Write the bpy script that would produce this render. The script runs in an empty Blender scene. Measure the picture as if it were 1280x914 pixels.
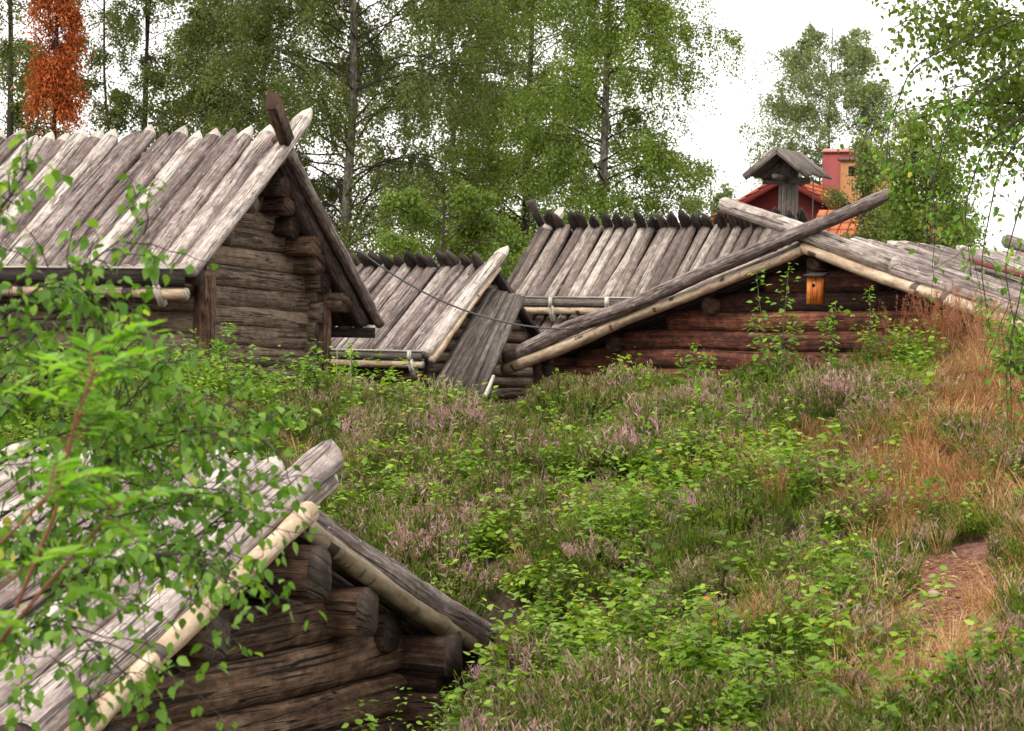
import bpy, math, numpy as np
from mathutils import Vector, Matrix
rng = np.random.default_rng(11)
R = math.radians
sc = bpy.context.scene

# ------------------------------------------------------------------ camera, sky, sun, exposure
FPX, H0, ROLL = 3000.0, 474.19, 0.025
PITCH = math.atan((H0 - 457) / FPX)
cam_d = bpy.data.cameras.new('camera')
cam_d.sensor_width = 36; cam_d.lens = 36 * FPX / 1280; cam_d.clip_start = .1; cam_d.clip_end = 3000
cam_d.dof.use_dof = True; cam_d.dof.focus_distance = 17; cam_d.dof.aperture_fstop = 11
cam = bpy.data.objects.new('camera', cam_d); sc.collection.objects.link(cam)
cam.matrix_world = Matrix.Rotation(R(90) + PITCH, 4, 'X') @ Matrix.Rotation(ROLL, 4, 'Z')
sc.camera = cam

SUN_EL, SUN_AZ = 52.0, 215.0      # azimuth clockwise from +Y: behind the camera, to the left
w = bpy.data.worlds.new('World'); sc.world = w; w.use_nodes = True
nt = w.node_tree; nt.nodes.clear()
wo = nt.nodes.new('ShaderNodeOutputWorld'); bg = nt.nodes.new('ShaderNodeBackground')
sky = nt.nodes.new('ShaderNodeTexSky'); sky.sky_type = 'NISHITA'; sky.sun_disc = False
sky.sun_elevation = R(SUN_EL); sky.sun_rotation = R(SUN_AZ); sky.air_density = 1.5; sky.dust_density = 4
tc = nt.nodes.new('ShaderNodeTexCoord'); nz = nt.nodes.new('ShaderNodeTexNoise'); nz.inputs['Scale'].default_value = 3.0
nz.inputs['Detail'].default_value = 5
mp = nt.nodes.new('ShaderNodeMapping'); mp.inputs['Scale'].default_value = (1, 1, 3)
nt.links.new(tc.outputs['Generated'], mp.inputs[0]); nt.links.new(mp.outputs[0], nz.inputs['Vector'])
cr = nt.nodes.new('ShaderNodeValToRGB')
cr.color_ramp.elements[0].position = .3; cr.color_ramp.elements[0].color = (8.7, 8.35, 8.0, 1)
cr.color_ramp.elements[1].position = .75; cr.color_ramp.elements[1].color = (11.2, 10.8, 10.4, 1)
nt.links.new(nz.outputs['Fac'], cr.inputs[0])
mx = nt.nodes.new('ShaderNodeMixRGB'); mx.inputs[0].default_value = .88
nt.links.new(sky.outputs[0], mx.inputs[1]); nt.links.new(cr.outputs[0], mx.inputs[2])
nt.links.new(mx.outputs[0], bg.inputs[0]); bg.inputs[1].default_value = 0.12
nt.links.new(bg.outputs[0], wo.inputs[0])
sd = bpy.data.lights.new('sun', 'SUN'); sd.energy = 1.5; sd.angle = R(14); sd.color = (1, .95, .88)
so = bpy.data.objects.new('sun', sd); sc.collection.objects.link(so)
sdir = Vector((math.sin(R(SUN_AZ)) * math.cos(R(SUN_EL)), math.cos(R(SUN_AZ)) * math.cos(R(SUN_EL)), math.sin(R(SUN_EL))))
so.rotation_euler = sdir.to_track_quat('Z', 'Y').to_euler()
sc.view_settings.view_transform = 'Standard'; sc.view_settings.look = 'None'
sc.view_settings.exposure = 0.74; sc.view_settings.gamma = 1
try:
    sc.cycles.max_bounces = 6; sc.cycles.transmission_bounces = 3; sc.cycles.transparent_max_bounces = 4
    sc.cycles.use_denoising = True
except Exception: pass

# ------------------------------------------------------------------ numeric helpers
def ray(px, py):
    px = np.asarray(px, float); py = np.asarray(py, float)
    X = px - 640; Y = py - 457; c, s = math.cos(ROLL), math.sin(ROLL)
    X, Y = c * X + s * Y, -s * X + c * Y
    d0, d2 = X / FPX, -Y / FPX; cp, sp = math.cos(PITCH), math.sin(PITCH)
    a = np.stack([d0, cp - d2 * sp, sp + d2 * cp], -1)
    return a / a[..., 1:2]
def at(px, py, d): return ray(px, py) * np.asarray(d, float)[..., None] if np.ndim(d) else ray(px, py) * d
def to_px(P):
    P = np.asarray(P, float); cp, sp = math.cos(PITCH), math.sin(PITCH)
    yc = P[..., 1] * cp + P[..., 2] * sp; zc = -P[..., 1] * sp + P[..., 2] * cp
    X = FPX * P[..., 0] / yc; Y = -FPX * zc / yc; c, s = math.cos(ROLL), math.sin(ROLL)
    return 640 + c * X - s * Y, 457 + s * X + c * Y
def vn(p, seed=0):
    p = np.asarray(p, float); i = np.floor(p).astype(np.int64); f = p - i; f = f * f * (3 - 2 * f)
    def h(a):
        n = (a[..., 0] * 73856093) ^ (a[..., 1] * 19349663) ^ (a[..., 2] * 83492791) ^ (seed * 2654435761 & 0xffffffff)
        n = (n ^ (n >> 13)) * 1274126177 & 0xffffffff
        n = (n ^ (n >> 16)) * 668265263 & 0xffffffff
        return ((n ^ (n >> 15)) & 0xffff) / 65535.0
    r = 0
    for dx in (0, 1):
        for dy in (0, 1):
            for dz in (0, 1):
                wt = (f[..., 0] if dx else 1 - f[..., 0]) * (f[..., 1] if dy else 1 - f[..., 1]) * (f[..., 2] if dz else 1 - f[..., 2])
                r = r + wt * h(i + np.array([dx, dy, dz]))
    return r
def fbm(p, seed=0, o=3):
    p = np.asarray(p, float); r = 0; a = .5
    for k in range(o): r = r + a * vn(p * 2 ** k, seed + k * 17); a *= .5
    return r / (1 - .5 ** o)

class MB:
    def __init__(s): s.V = []; s.G = []; s.n = 0
    def add(s, V, F, uv=None, mat=0, rnd=0.0):
        V = np.asarray(V, float).reshape(-1, 3); F = np.asarray(F, np.int64)
        m = len(F)
        if uv is None: uv = np.zeros(F.shape + (2,))
        s.G.append((F + s.n, np.asarray(uv, float), np.broadcast_to(mat, (m,)), np.broadcast_to(rnd, (m,)))); s.V.append(V); s.n += len(V)
    def build(s, name, mats, parent=None, smooth=False):
        V = np.concatenate(s.V); me = bpy.data.meshes.new(name)
        me.vertices.add(len(V)); me.vertices.foreach_set('co', V.astype(np.float32).ravel())
        lv = np.concatenate([g[0].ravel() for g in s.G]); sizes = np.concatenate([np.full(len(g[0]), g[0].shape[1]) for g in s.G])
        me.loops.add(len(lv)); me.loops.foreach_set('vertex_index', lv.astype(np.int32))
        st = np.concatenate([[0], np.cumsum(sizes)[:-1]]).astype(np.int32)
        me.polygons.add(len(sizes)); me.polygons.foreach_set('loop_start', st)
        me.polygons.foreach_set('material_index', np.concatenate([g[2] for g in s.G]).astype(np.int32))
        if smooth: me.polygons.foreach_set('use_smooth', np.ones(len(sizes), bool))
        me.update(calc_edges=True)
        ul = me.uv_layers.new(name='UVMap'); ul.data.foreach_set('uv', np.concatenate([g[1].reshape(-1) for g in s.G]).astype(np.float32))
        at_ = me.attributes.new('rnd', 'FLOAT', 'FACE'); at_.data.foreach_set('value', np.concatenate([g[3] for g in s.G]).astype(np.float32))
        for m in (mats if isinstance(mats, (list, tuple)) else [mats]): me.materials.append(m)
        o = bpy.data.objects.new(name, me); sc.collection.objects.link(o)
        if parent is not None: o.parent = parent
        return o
def tag(o, label=None, cat=None, group=None, kind=None):
    if label: o['label'] = label
    if cat: o['category'] = cat
    if group: o['group'] = group
    if kind: o['kind'] = kind
    return o
def empty(name, loc, rz=0, label=None, cat=None, group=None):
    o = bpy.data.objects.new(name, None); o.location = loc; o.rotation_euler = (0, 0, rz); o.empty_display_size = .2
    sc.collection.objects.link(o); return tag(o, label, cat, group)

# ------------------------------------------------------------------ materials
def new_mat(name):
    m = bpy.data.materials.new(name); m.use_nodes = True; t = m.node_tree; t.nodes.clear()
    out = t.nodes.new('ShaderNodeOutputMaterial'); return m, t, out
def N(t, typ, **k):
    n = t.nodes.new(typ)
    for a, v in k.items():
        if a.startswith('i_'): n.inputs[a[2:].replace('_', ' ')].default_value = v
        else: setattr(n, a, v)
    return n
def ramp(t, src, stops, interp='LINEAR'):
    n = t.nodes.new('ShaderNodeValToRGB'); e = n.color_ramp; e.interpolation = interp
    while len(e.elements) < len(stops): e.elements.new(.5)
    for el, (p, c) in zip(e.elements, stops): el.position = p; el.color = (c[0], c[1], c[2], 1) if hasattr(c, '__len__') else (c, c, c, 1)
    t.links.new(src, n.inputs[0]); return n.outputs[0]
def mathn(t, op, a, b=None, c=None, clamp=False):
    n = t.nodes.new('ShaderNodeMath'); n.operation = op; n.use_clamp = clamp
    for i, v in enumerate((a, b, c)):
        if v is None: continue
        if hasattr(v, 'is_output'): t.links.new(v, n.inputs[i])
        else: n.inputs[i].default_value = v
    return n.outputs[0]
def mixc(t, fac, a, b, mode='MIX'):
    n = t.nodes.new('ShaderNodeMixRGB'); n.blend_type = mode
    for i, v in enumerate((fac, a, b)):
        if hasattr(v, 'is_output'): t.links.new(v, n.inputs[i])
        else: n.inputs[i].default_value = v if i == 0 else (v[0], v[1], v[2], 1)
    return n.outputs[0]
def noise(t, vec, scale, detail=4, rough=.6, mapscale=None):
    if mapscale:
        m = t.nodes.new('ShaderNodeMapping'); m.inputs['Scale'].default_value = mapscale; t.links.new(vec, m.inputs[0]); vec = m.outputs[0]
    n = t.nodes.new('ShaderNodeTexNoise'); n.inputs['Scale'].default_value = scale; n.inputs['Detail'].default_value = detail
    n.inputs['Roughness'].default_value = rough; t.links.new(vec, n.inputs['Vector']); return n.outputs['Fac']
def wood(name, stops, patch, pw=.35, crack=.5, fleck=None, flake=None, rough=.85, bump=.5, grain=(2.0, 34)):
    """weathered timber: uv.x runs along the log in metres, uv.y round it; rnd shifts the tone of each log"""
    m, t, out = new_mat(name)
    uv = t.nodes.new('ShaderNodeUVMap').outputs[0]
    rn = N(t, 'ShaderNodeAttribute', attribute_name='rnd').outputs['Fac']
    cx = t.nodes.new('ShaderNodeCombineXYZ'); sx = t.nodes.new('ShaderNodeSeparateXYZ'); t.links.new(uv, sx.inputs[0])
    off = mathn(t, 'MULTIPLY', rn, 37.0)
    t.links.new(mathn(t, 'ADD', sx.outputs[0], off), cx.inputs[0]); t.links.new(mathn(t, 'ADD', sx.outputs[1], off), cx.inputs[1]); t.links.new(off, cx.inputs[2])
    v = cx.outputs[0]
    g1 = noise(t, v, 1.0, 5, .65, (grain[0], grain[1], 1)); g2 = noise(t, v, 1.0, 4, .6, (1.3, 7, 1))
    g3 = noise(t, v, 1.0, 3, .6, (9, 14, 1)); ck = noise(t, v, 1.0, 3, .5, (.9, 22, 3))
    g4 = noise(t, v, 1.0, 4, .7, (16, 60, 2))
    f = mathn(t, 'ADD', mathn(t, 'MULTIPLY', g1, .8), mathn(t, 'MULTIPLY', g2, pw * 1.5))
    f = mathn(t, 'ADD', f, mathn(t, 'MULTIPLY', mathn(t, 'SUBTRACT', rn, .5), patch))
    f = mathn(t, 'ADD', f, mathn(t, 'MULTIPLY', mathn(t, 'SUBTRACT', g3, .5), .8))
    f = mathn(t, 'ADD', f, mathn(t, 'MULTIPLY', mathn(t, 'SUBTRACT', g4, .5), .6))
    f = mathn(t, 'ADD', f, .5 - .40 - pw * .75, clamp=True)
    col = ramp(t, f, stops)
    ckm = ramp(t, ck, [(.36, 0), (.40, 1)])
    col = mixc(t, mathn(t, 'MULTIPLY', mathn(t, 'SUBTRACT', 1.0, ckm), crack), col, (.012, .009, .007))
    c2 = noise(t, v, 1.0, 2, .5, (.55, 16, 4)); c2m = ramp(t, mathn(t, 'ABSOLUTE', mathn(t, 'SUBTRACT', c2, .5)), [(.004, 0), (.014, 1)])
    col = mixc(t, mathn(t, 'MULTIPLY', mathn(t, 'SUBTRACT', 1.0, c2m), min(1, crack * 1.2)), col, (.012, .009, .007)); ckm = mathn(t, 'MULTIPLY', ckm, c2m)
    if fleck:
        fl = noise(t, v, 1.0, 5, .7, (7, 13, 5)); fm = ramp(t, fl, [(fleck[1], 0), (fleck[1] + .03, 1)])
        col = mixc(t, fm, col, fleck[0])
    if flake:
        fn = noise(t, v, 1.0, 6, .7, (2.6, 8, 7)); col = mixc(t, ramp(t, fn, [(flake[1], 0), (flake[1] + .05, flake[2])]), col, flake[0])
    b = N(t, 'ShaderNodeBump'); b.inputs['Strength'].default_value = bump; b.inputs['Distance'].default_value = .035
    hgt = mathn(t, 'ADD', mathn(t, 'MULTIPLY', g1, .6), mathn(t, 'ADD', ckm, mathn(t, 'MULTIPLY', g3, .8))); t.links.new(hgt, b.inputs['Height'])
    p = N(t, 'ShaderNodeBsdfPrincipled', i_Roughness=rough); p.inputs['Specular IOR Level'].default_value = .25
    t.links.new(col, p.inputs['Base Color']); t.links.new(b.outputs[0], p.inputs['Normal']); t.links.new(p.outputs[0], out.inputs[0])
    return m
def leafmat(name, stops, trans=.4, rough=.45, spec=.35):
    m, t, out = new_mat(name); rn = N(t, 'ShaderNodeAttribute', attribute_name='rnd').outputs['Fac']
    col = ramp(t, rn, stops); p = N(t, 'ShaderNodeBsdfPrincipled', i_Roughness=rough); p.inputs['Specular IOR Level'].default_value = spec
    tr = N(t, 'ShaderNodeBsdfTranslucent'); t.links.new(col, p.inputs['Base Color'])
    t.links.new(mixc(t, 1.0, col, (1.25, 1.3, .6), 'MULTIPLY'), tr.inputs[0])
    mx_ = N(t, 'ShaderNodeMixShader'); mx_.inputs[0].default_value = trans
    t.links.new(p.outputs[0], mx_.inputs[1]); t.links.new(tr.outputs[0], mx_.inputs[2]); t.links.new(mx_.outputs[0], out.inputs[0]); return m
def plain(name, c, rough=.8, var=.25, scale=8, spec=.3):
    m, t, out = new_mat(name); co = N(t, 'ShaderNodeTexCoord').outputs['Object']
    n = noise(t, co, scale, 5, .65); rn = N(t, 'ShaderNodeAttribute', attribute_name='rnd').outputs['Fac']
    f = mathn(t, 'ADD', mathn(t, 'MULTIPLY', n, 2 * var), mathn(t, 'ADD', mathn(t, 'MULTIPLY', mathn(t, 'SUBTRACT', rn, .5), var), 1 - var))
    vm = t.nodes.new('ShaderNodeVectorMath'); vm.operation = 'SCALE'; vm.inputs[0].default_value = c; t.links.new(f, vm.inputs['Scale'])
    p = N(t, 'ShaderNodeBsdfPrincipled', i_Roughness=rough); p.inputs['Specular IOR Level'].default_value = spec
    t.links.new(vm.outputs[0], p.inputs['Base Color']); t.links.new(p.outputs[0], out.inputs[0]); return m

GREYPALE = [(0, (.07, .05, .046)), (.28, (.15, .115, .104)), (.48, (.27, .22, .20)), (.68, (.40, .34, .30)), (.85, (.54, .485, .43)), (1, (.64, .59, .53))]
M = {}
M['roof'] = wood('roof_timber', GREYPALE, .55, pw=.5, crack=.7, fleck=((.58, .53, .47), .66), flake=((.16, .11, .092), .54, .7))
M['roof_far'] = wood('roof_timber_far', [(0, (.07, .052, .045)), (.35, (.15, .115, .10)), (.6, (.28, .23, .195)), (.8, (.44, .385, .33)), (1, (.6, .54, .47))], .5, pw=.4, crack=.5, flake=((.14, .10, .085), .55, .6))
M['roof_dark'] = wood('roof_timber_dark', [(0, (.02, .015, .013)), (.5, (.055, .042, .038)), (1, (.15, .12, .105))], .5, pw=.5, crack=.6)
M['plank'] = wood('grey_plank', [(0, (.035, .028, .023)), (.4, (.09, .073, .063)), (.7, (.16, .135, .115)), (1, (.30, .26, .22))], .45, pw=.3, crack=.7, grain=(1.2, 45))
M['wall_grey'] = wood('wall_log_grey_brown', [(0, (.03, .02, .015)), (.35, (.11, .075, .052)), (.6, (.20, .15, .105)), (.8, (.28, .21, .145)), (1, (.34, .25, .16))], .25, pw=.4, crack=.75, fleck=((.16, .055, .025), .69))
M['wall_dark'] = wood('wall_log_dark', [(0, (.010, .006, .005)), (.35, (.04, .022, .015)), (.6, (.115, .066, .042)), (.82, (.22, .14, .09)), (1, (.32, .22, .15))], .3, pw=.6, crack=.85, fleck=((.09, .022, .016), .68))
M['wall_red'] = wood('wall_log_red_brown', [(0, (.008, .004, .003)), (.3, (.028, .012, .009)), (.5, (.07, .026, .017)), (.7, (.16, .056, .032)), (.88, (.28, .11, .055)), (1, (.34, .2, .12))], .5, pw=.5, crack=.6, grain=(.8, 30))
M['cut'] = wood('cut_log_end', [(0, (.02, .014, .011)), (.5, (.065, .047, .036)), (1, (.2, .155, .12))], .4, pw=.5, crack=.5, grain=(6, 10))
M['cut_pale'] = wood('pale_axe_cut', [(0, (.25, .21, .17)), (.5, (.5, .45, .38)), (1, (.72, .68, .6))], .4, pw=.5, crack=.2)
def birchbark(name, dirt=.5, tone=1.0):
    m, t, out = new_mat(name); uv = t.nodes.new('ShaderNodeUVMap').outputs[0]
    rn = N(t, 'ShaderNodeAttribute', attribute_name='rnd').outputs['Fac']
    va = t.nodes.new('ShaderNodeVectorMath'); va.operation = 'ADD'; t.links.new(uv, va.inputs[0])
    sc_ = mathn(t, 'MULTIPLY', rn, 13.0); t.links.new(sc_, va.inputs[1]); v = va.outputs[0]
    a = noise(t, v, 1, 5, .6, (5, 12, 1)); b_ = noise(t, v, 1, 3, .6, (26, 6, 1)); c_ = noise(t, v, 1, 2, .5, (6, 1.2, 1))
    col = ramp(t, a, [(.25, (.16, .11, .075)), (.42, (.38, .29, .20)), (.6, (.56, .47, .35)), (.8, (.72, .66, .55))])
    col = mixc(t, ramp(t, b_, [(.60, 0), (.68, dirt)]), col, (.10, .07, .05))
    col = mixc(t, ramp(t, c_, [(.64, 0), (.66, .9)]), col, (.03, .02, .018))
    col = mixc(t, 1.0, col, (tone, tone * .93, tone * .86), 'MULTIPLY')
    bp = N(t, 'ShaderNodeBump'); bp.inputs['Strength'].default_value = .3; bp.inputs['Distance'].default_value = .01; t.links.new(a, bp.inputs['Height'])
    p = N(t, 'ShaderNodeBsdfPrincipled', i_Roughness=.6); t.links.new(col, p.inputs['Base Color']); t.links.new(bp.outputs[0], p.inputs['Normal'])
    t.links.new(p.outputs[0], out.inputs[0]); return m
M['bark'] = birchbark('birch_bark_pole')
M['bark_brown'] = birchbark('brown_bark_pole', .8, .55)
M['trunk'] = wood('birch_trunk_bark', [(0, (.03, .025, .02)), (.45, (.12, .10, .085)), (.7, (.32, .29, .25)), (1, (.5, .47, .42))], .2, pw=.5, crack=.3, grain=(5, 3))
M['limb'] = plain('dark_limb_bark', (.045, .036, .03), .9, .4, 3)
M['twig_red'] = plain('red_brown_shoot', (.17, .06, .035), .7, .3, 10)
M['stem_green'] = plain('green_brown_stem', (.10, .11, .04), .8, .3, 10)
M['birch_leaf_dark'] = leafmat('birch_leaves_dark', [(0, (.06, .09, .022)), (.5, (.13, .165, .042)), (.85, (.21, .245, .07)), (1, (.3, .32, .11))])  # these birch leaf colours are lifted in place of haze over background trees
M['birch_leaf'] = leafmat('birch_leaves_mid', [(0, (.08, .13, .02)), (.5, (.16, .235, .035)), (.85, (.25, .33, .06)), (1, (.34, .41, .1))])
M['birch_leaf_pale'] = leafmat('birch_leaves_pale', [(0, (.12, .16, .07)), (.5, (.20, .25, .11)), (1, (.32, .36, .19))])
M['leaf_bright'] = leafmat('bright_leaves', [(0, (.05, .15, .015)), (.5, (.12, .28, .025)), (1, (.22, .42, .05))])
M['leaf_near'] = leafmat('near_birch_leaves', [(0, (.06, .15, .018)), (.45, (.125, .255, .03)), (.8, (.22, .38, .05)), (.97, (.42, .56, .10)), (1, (.6, .55, .1))], .45, .5, .3)
M['leaf_rowan'] = leafmat('rowan_leaflets', [(0, (.10, .25, .02)), (.5, (.19, .40, .03)), (1, (.34, .58, .06))], .5, .4, .45)
M['leaf_under'] = leafmat('undergrowth_leaves', [(0, (.06, .13, .012)), (.5, (.17, .29, .025)), (.85, (.29, .42, .045)), (.96, (.42, .50, .08)), (1, (.55, .28, .06))], .35, .55, .25)
M['rust'] = leafmat('rust_dead_needles', [(0, (.16, .035, .012)), (.5, (.45, .12, .035)), (1, (.68, .24, .08))], .25, .8, .1)
M['heather'] = leafmat('heather_foliage', [(0, (.025, .045, .007)), (.35, (.07, .12, .014)), (.7, (.145, .21, .024)), (1, (.26, .33, .05))], .2, .8, .1)
M['heather_tip'] = leafmat('heather_spent_tips', [(0, (.12, .10, .04)), (.35, (.22, .165, .09)), (.6, (.34, .245, .18)), (.82, (.52, .38, .34)), (1, (.6, .36, .42))], .25, .9, .05)
M['heather_pink'] = leafmat('heather_pink_flowers', [(0, (.34, .20, .19)), (.5, (.48, .29, .32)), (1, (.64, .36, .46))], .25, .9, .05)
M['straw'] = leafmat('dry_grass_blades', [(0, (.20, .085, .035)), (.35, (.40, .215, .095)), (.7, (.58, .37, .18)), (1, (.74, .58, .35))], .3, .8, .1)
M['seedhead'] = leafmat('rust_seedheads', [(0, (.22, .07, .05)), (.5, (.38, .17, .10)), (1, (.58, .38, .26))], .3, .8, .05)
M['grass'] = leafmat('green_grass_blades', [(0, (.06, .10, .018)), (.5, (.12, .17, .03)), (1, (.25, .28, .08))], .3, .7, .1)
M['tile'] = plain('orange_roof_tile', (.46, .13, .05), .8, .3, 6)
M['redpaint'] = plain('dark_red_paint', (.17, .022, .02), .7, .25, 4)
M['redmetal'] = plain('red_sheet_metal', (.25, .055, .05), .6, .3, 3)
M['pinkmetal'] = plain('faded_red_metal', (.48, .24, .2), .5, .15, 3)
M['ochre'] = plain('ochre_brick', (.36, .18, .075), .85, .35, 9)
M['darkhole'] = plain('dark_opening', (.006, .005, .005), .9, .1)
M['varnish'] = wood('orange_varnished_wood', [(0, (.16, .035, .008)), (.5, (.42, .11, .018)), (.8, (.62, .22, .04)), (1, (.75, .36, .08))], .3, pw=.4, crack=.4, rough=.4, grain=(2, 16))
M['cable'] = plain('grey_cable', (.09, .09, .09), .6, .2)
M['wire'] = plain('pale_wire', (.45, .43, .4), .5, .2)
M['stone'] = plain('pinkish_stone', (.42, .32, .26), .9, .25, 20)
M['red_leaf'] = leafmat('red_leaves', [(0, (.26, .03, .015)), (1, (.5, .1, .04))])

# ------------------------------------------------------------------ shape builders
def frame(d, up=(0, 0, 1)):
    d = np.asarray(d, float); d = d / np.linalg.norm(d); u = np.asarray(up, float)
    if abs(d @ u) > .98: u = np.array([0, 1., 0])
    s = np.cross(d, u); s /= np.linalg.norm(s); return d, s, np.cross(s, d)
_seed = [1]
def log(mb, p0, p1, r0, r1=None, ns=12, seg=None, wob=.012, rough=.10, sx=1., sz=1., up=(0, 0, 1), tip=None, tip0=None,
        mat=0, cap=1, rnd=None, bumps=0, tipmat=None, sq=0.):
    """one timber: round, uneven, tapering; sx / sz squash it sideways / along `up`. tip: None flat, 'point', 'slant'"""
    p0 = np.asarray(p0, float); p1 = np.asarray(p1, float); r1 = r0 if r1 is None else r1
    _seed[0] += 1; sd_ = _seed[0]; L = np.linalg.norm(p1 - p0); d, s, u = frame(p1 - p0, up)
    n = seg or max(3, int(L / .09)); t = np.linspace(0, 1, n + 1)
    if tip in('point', 'slant'): tl = min(.3, 1.7 * max(r0, r1) / L); t = np.concatenate([t[t < 1 - tl], [1 - tl, 1 - tl * .5, 1]])
    if tip0 == 'point': tl0 = min(.3, 1.7 * r0 / L); t = np.concatenate([[0, tl0 * .5, tl0], t[t > tl0 * 1.05]])
    n = len(t) - 1; rr = r0 + (r1 - r0) * t; X = t * L
    o1 = (vn(np.stack([X * .9, X * 0 + sd_ * 3.7, X * 0], -1), 5) - .5) * 2 * wob * min(1.5, L); o2 = (vn(np.stack([X * .9, X * 0 + sd_ * 5.1, X * 0 + 9], -1), 6) - .5) * 2 * wob * min(1.5, L)
    if bumps:
        for b in rng.uniform(0, L, bumps): rr = rr * (1 + rng.uniform(-.16, .2) * np.exp(-((X - b) / .05) ** 2)) * np.where(X > b, rng.uniform(.94, 1.02), 1)
    a = np.linspace(0, 2 * np.pi, ns, endpoint=False)
    A, XX = np.meshgrid(a, X); q = np.stack([XX * 5, np.cos(A) * 1.7 + sd_ * 7.3, np.sin(A) * 1.7], -1)
    rad = rr[:, None] * (1 + rough * 2 * (fbm(q, 3, 2) - .5))
    if sq: rad = rad * (np.abs(np.cos(A)) ** 4 + np.abs(np.sin(A)) ** 4) ** (-.25 * sq)
    ks = np.ones(n + 1) * sx; kz = np.ones(n + 1) * sz; oz = np.zeros(n + 1); os_ = np.zeros(n + 1)
    if tip == 'point': ks[-2] *= .66; ks[-1] *= .10; kz[-2] *= .9; kz[-1] *= .55; os_[-1] = r1 * rng.uniform(-.5, .5); os_[-2] = os_[-1] * .4
    if tip == 'slant': kz[-2] *= .7; kz[-1] *= .15; oz[-2] = -.25 * r1; oz[-1] = -.7 * r1 * sz
    if tip0 == 'point': ks[1] *= .66; ks[0] *= .1; kz[0] *= .5
    C = p0 + X[:, None] * d + (o1 * 1 + os_)[:, None] * s + (o2 + oz)[:, None] * u
    V = C[:, None, :] + (rad * np.cos(A) * ks[:, None])[..., None] * s + (rad * np.sin(A) * kz[:, None])[..., None] * u
    i = np.arange(n)[:, None]; j = np.arange(ns)[None]; j2 = (j + 1) % ns
    F = np.stack([i * ns + j, i * ns + j2, (i + 1) * ns + j2, (i + 1) * ns + j], -1).reshape(-1, 4)
    vv = a * max(r0, .03); v2 = np.concatenate([vv[1:], [2 * np.pi * max(r0, .03)]])
    UV = np.stack([np.stack([X[i] + 0 * j, vv[j] + 0. * i], -1), np.stack([X[i] + 0 * j, v2[j] + 0. * i], -1), np.stack([X[i + 1] + 0 * j, v2[j] + 0. * i], -1), np.stack([X[i + 1] + 0 * j, vv[j] + 0. * i], -1)], 2).reshape(-1, 4, 2)
    r_ = rng.random() if rnd is None else rnd
    mats_ = np.full((n, ns), mat)
    if tip == 'point' and tipmat is not None: mats_[-2:] = tipmat
    base = mb.n; mb.add(V, F, UV, mats_.ravel(), r_)
    for k, flip in ((0, False), (n, True)):
        idx = np.arange(ns) + base + k * ns; idx = idx[::-1] if not flip else idx
        cuv = np.stack([np.cos(a) * .1, np.sin(a) * .1], -1)[None]
        mb.G.append((idx[None], cuv, np.array([cap]), np.array([r_])))
def box(mb, p0, p1, wd, ht, up=(0, 0, 1), mat=0, rnd=None, jit=.0, taper=1.0):
    """plank from p0 to p1, wd sideways, ht along up"""
    p0 = np.asarray(p0, float); p1 = np.asarray(p1, float); d, s, u = frame(p1 - p0, up); L = np.linalg.norm(p1 - p0)
    V = []
    for p, k in ((p0, 1), (p1, taper)):
        for a, b in ((-1, -1), (1, -1), (1, 1), (-1, 1)): V.append(p + s * a * wd / 2 * k + u * b * ht / 2 * k + (rng.normal(0, 1, 3) * jit))
    F = [(0, 3, 2, 1), (4, 5, 6, 7), (0, 1, 5, 4), (1, 2, 6, 5), (2, 3, 7, 6), (3, 0, 4, 7)]
    uvs = []
    for f in F[:2]: uvs.append([(0, 0), (0, ht), (wd, ht), (wd, 0)])
    o = 0
    for q in (wd, ht, wd, ht): uvs.append([(0, o), (0, o + q), (L, o + q), (L, o)]); o += q
    mb.add(np.array(V), F, uvs, mat, rng.random() if rnd is None else rnd)
def tube(mb, pts, r0, r1, ns=5, mat=0, rnd=.5):
    P = np.asarray(pts, float); n = len(P); T = np.gradient(P, axis=0); T /= np.linalg.norm(T, axis=1)[:, None] + 1e-9
    ref = np.array([.3, .2, .93]) if abs(T[0, 2]) < .9 else np.array([1., 0, 0])
    S = np.cross(T, ref); S /= np.linalg.norm(S, axis=1)[:, None] + 1e-9; U = np.cross(S, T)
    a = np.linspace(0, 2 * np.pi, ns, endpoint=False); rr = np.linspace(r0, r1, n)
    V = P[:, None] + rr[:, None, None] * (np.cos(a)[None, :, None] * S[:, None] + np.sin(a)[None, :, None] * U[:, None])
    i = np.arange(n - 1)[:, None]; j = np.arange(ns)[None]; j2 = (j + 1) % ns
    F = np.stack([i * ns + j, i * ns + j2, (i + 1) * ns + j2, (i + 1) * ns + j], -1).reshape(-1, 4)
    X = np.concatenate([[0], np.cumsum(np.linalg.norm(np.diff(P, axis=0), axis=1))]); c = 2 * np.pi * r0 / ns
    UV = np.stack([np.stack([X[i] + 0 * j, c * j + 0. * i], -1), np.stack([X[i] + 0 * j, c * (j + 1) + 0. * i], -1), np.stack([X[i + 1] + 0 * j, c * (j + 1) + 0. * i], -1), np.stack([X[i + 1] + 0 * j, c * j + 0. * i], -1)], 2).reshape(-1, 4, 2)
    mb.add(V, F, UV, mat, rnd)
def rotz_tilt(n, tilt_mean, tilt_sd, r=rng):
    """random frames: columns x (width), y (length), z (normal)"""
    az = r.uniform(0, 2 * np.pi, n); el = np.radians(r.normal(tilt_mean, tilt_sd, n))
    y = np.stack([np.cos(az) * np.cos(el), np.sin(az) * np.cos(el), np.sin(el)], -1)
    return frames(y, r)
def frames(y, r=rng, twist=1.0):
    y = y / (np.linalg.norm(y, axis=1)[:, None] + 1e-9)
    z = np.array([0, 0, 1.])[None] + r.normal(0, .45 * twist, y.shape); x = np.cross(y, z); x /= np.linalg.norm(x, axis=1)[:, None] + 1e-9
    return np.stack([x, y, np.cross(x, y)], -1)
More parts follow.
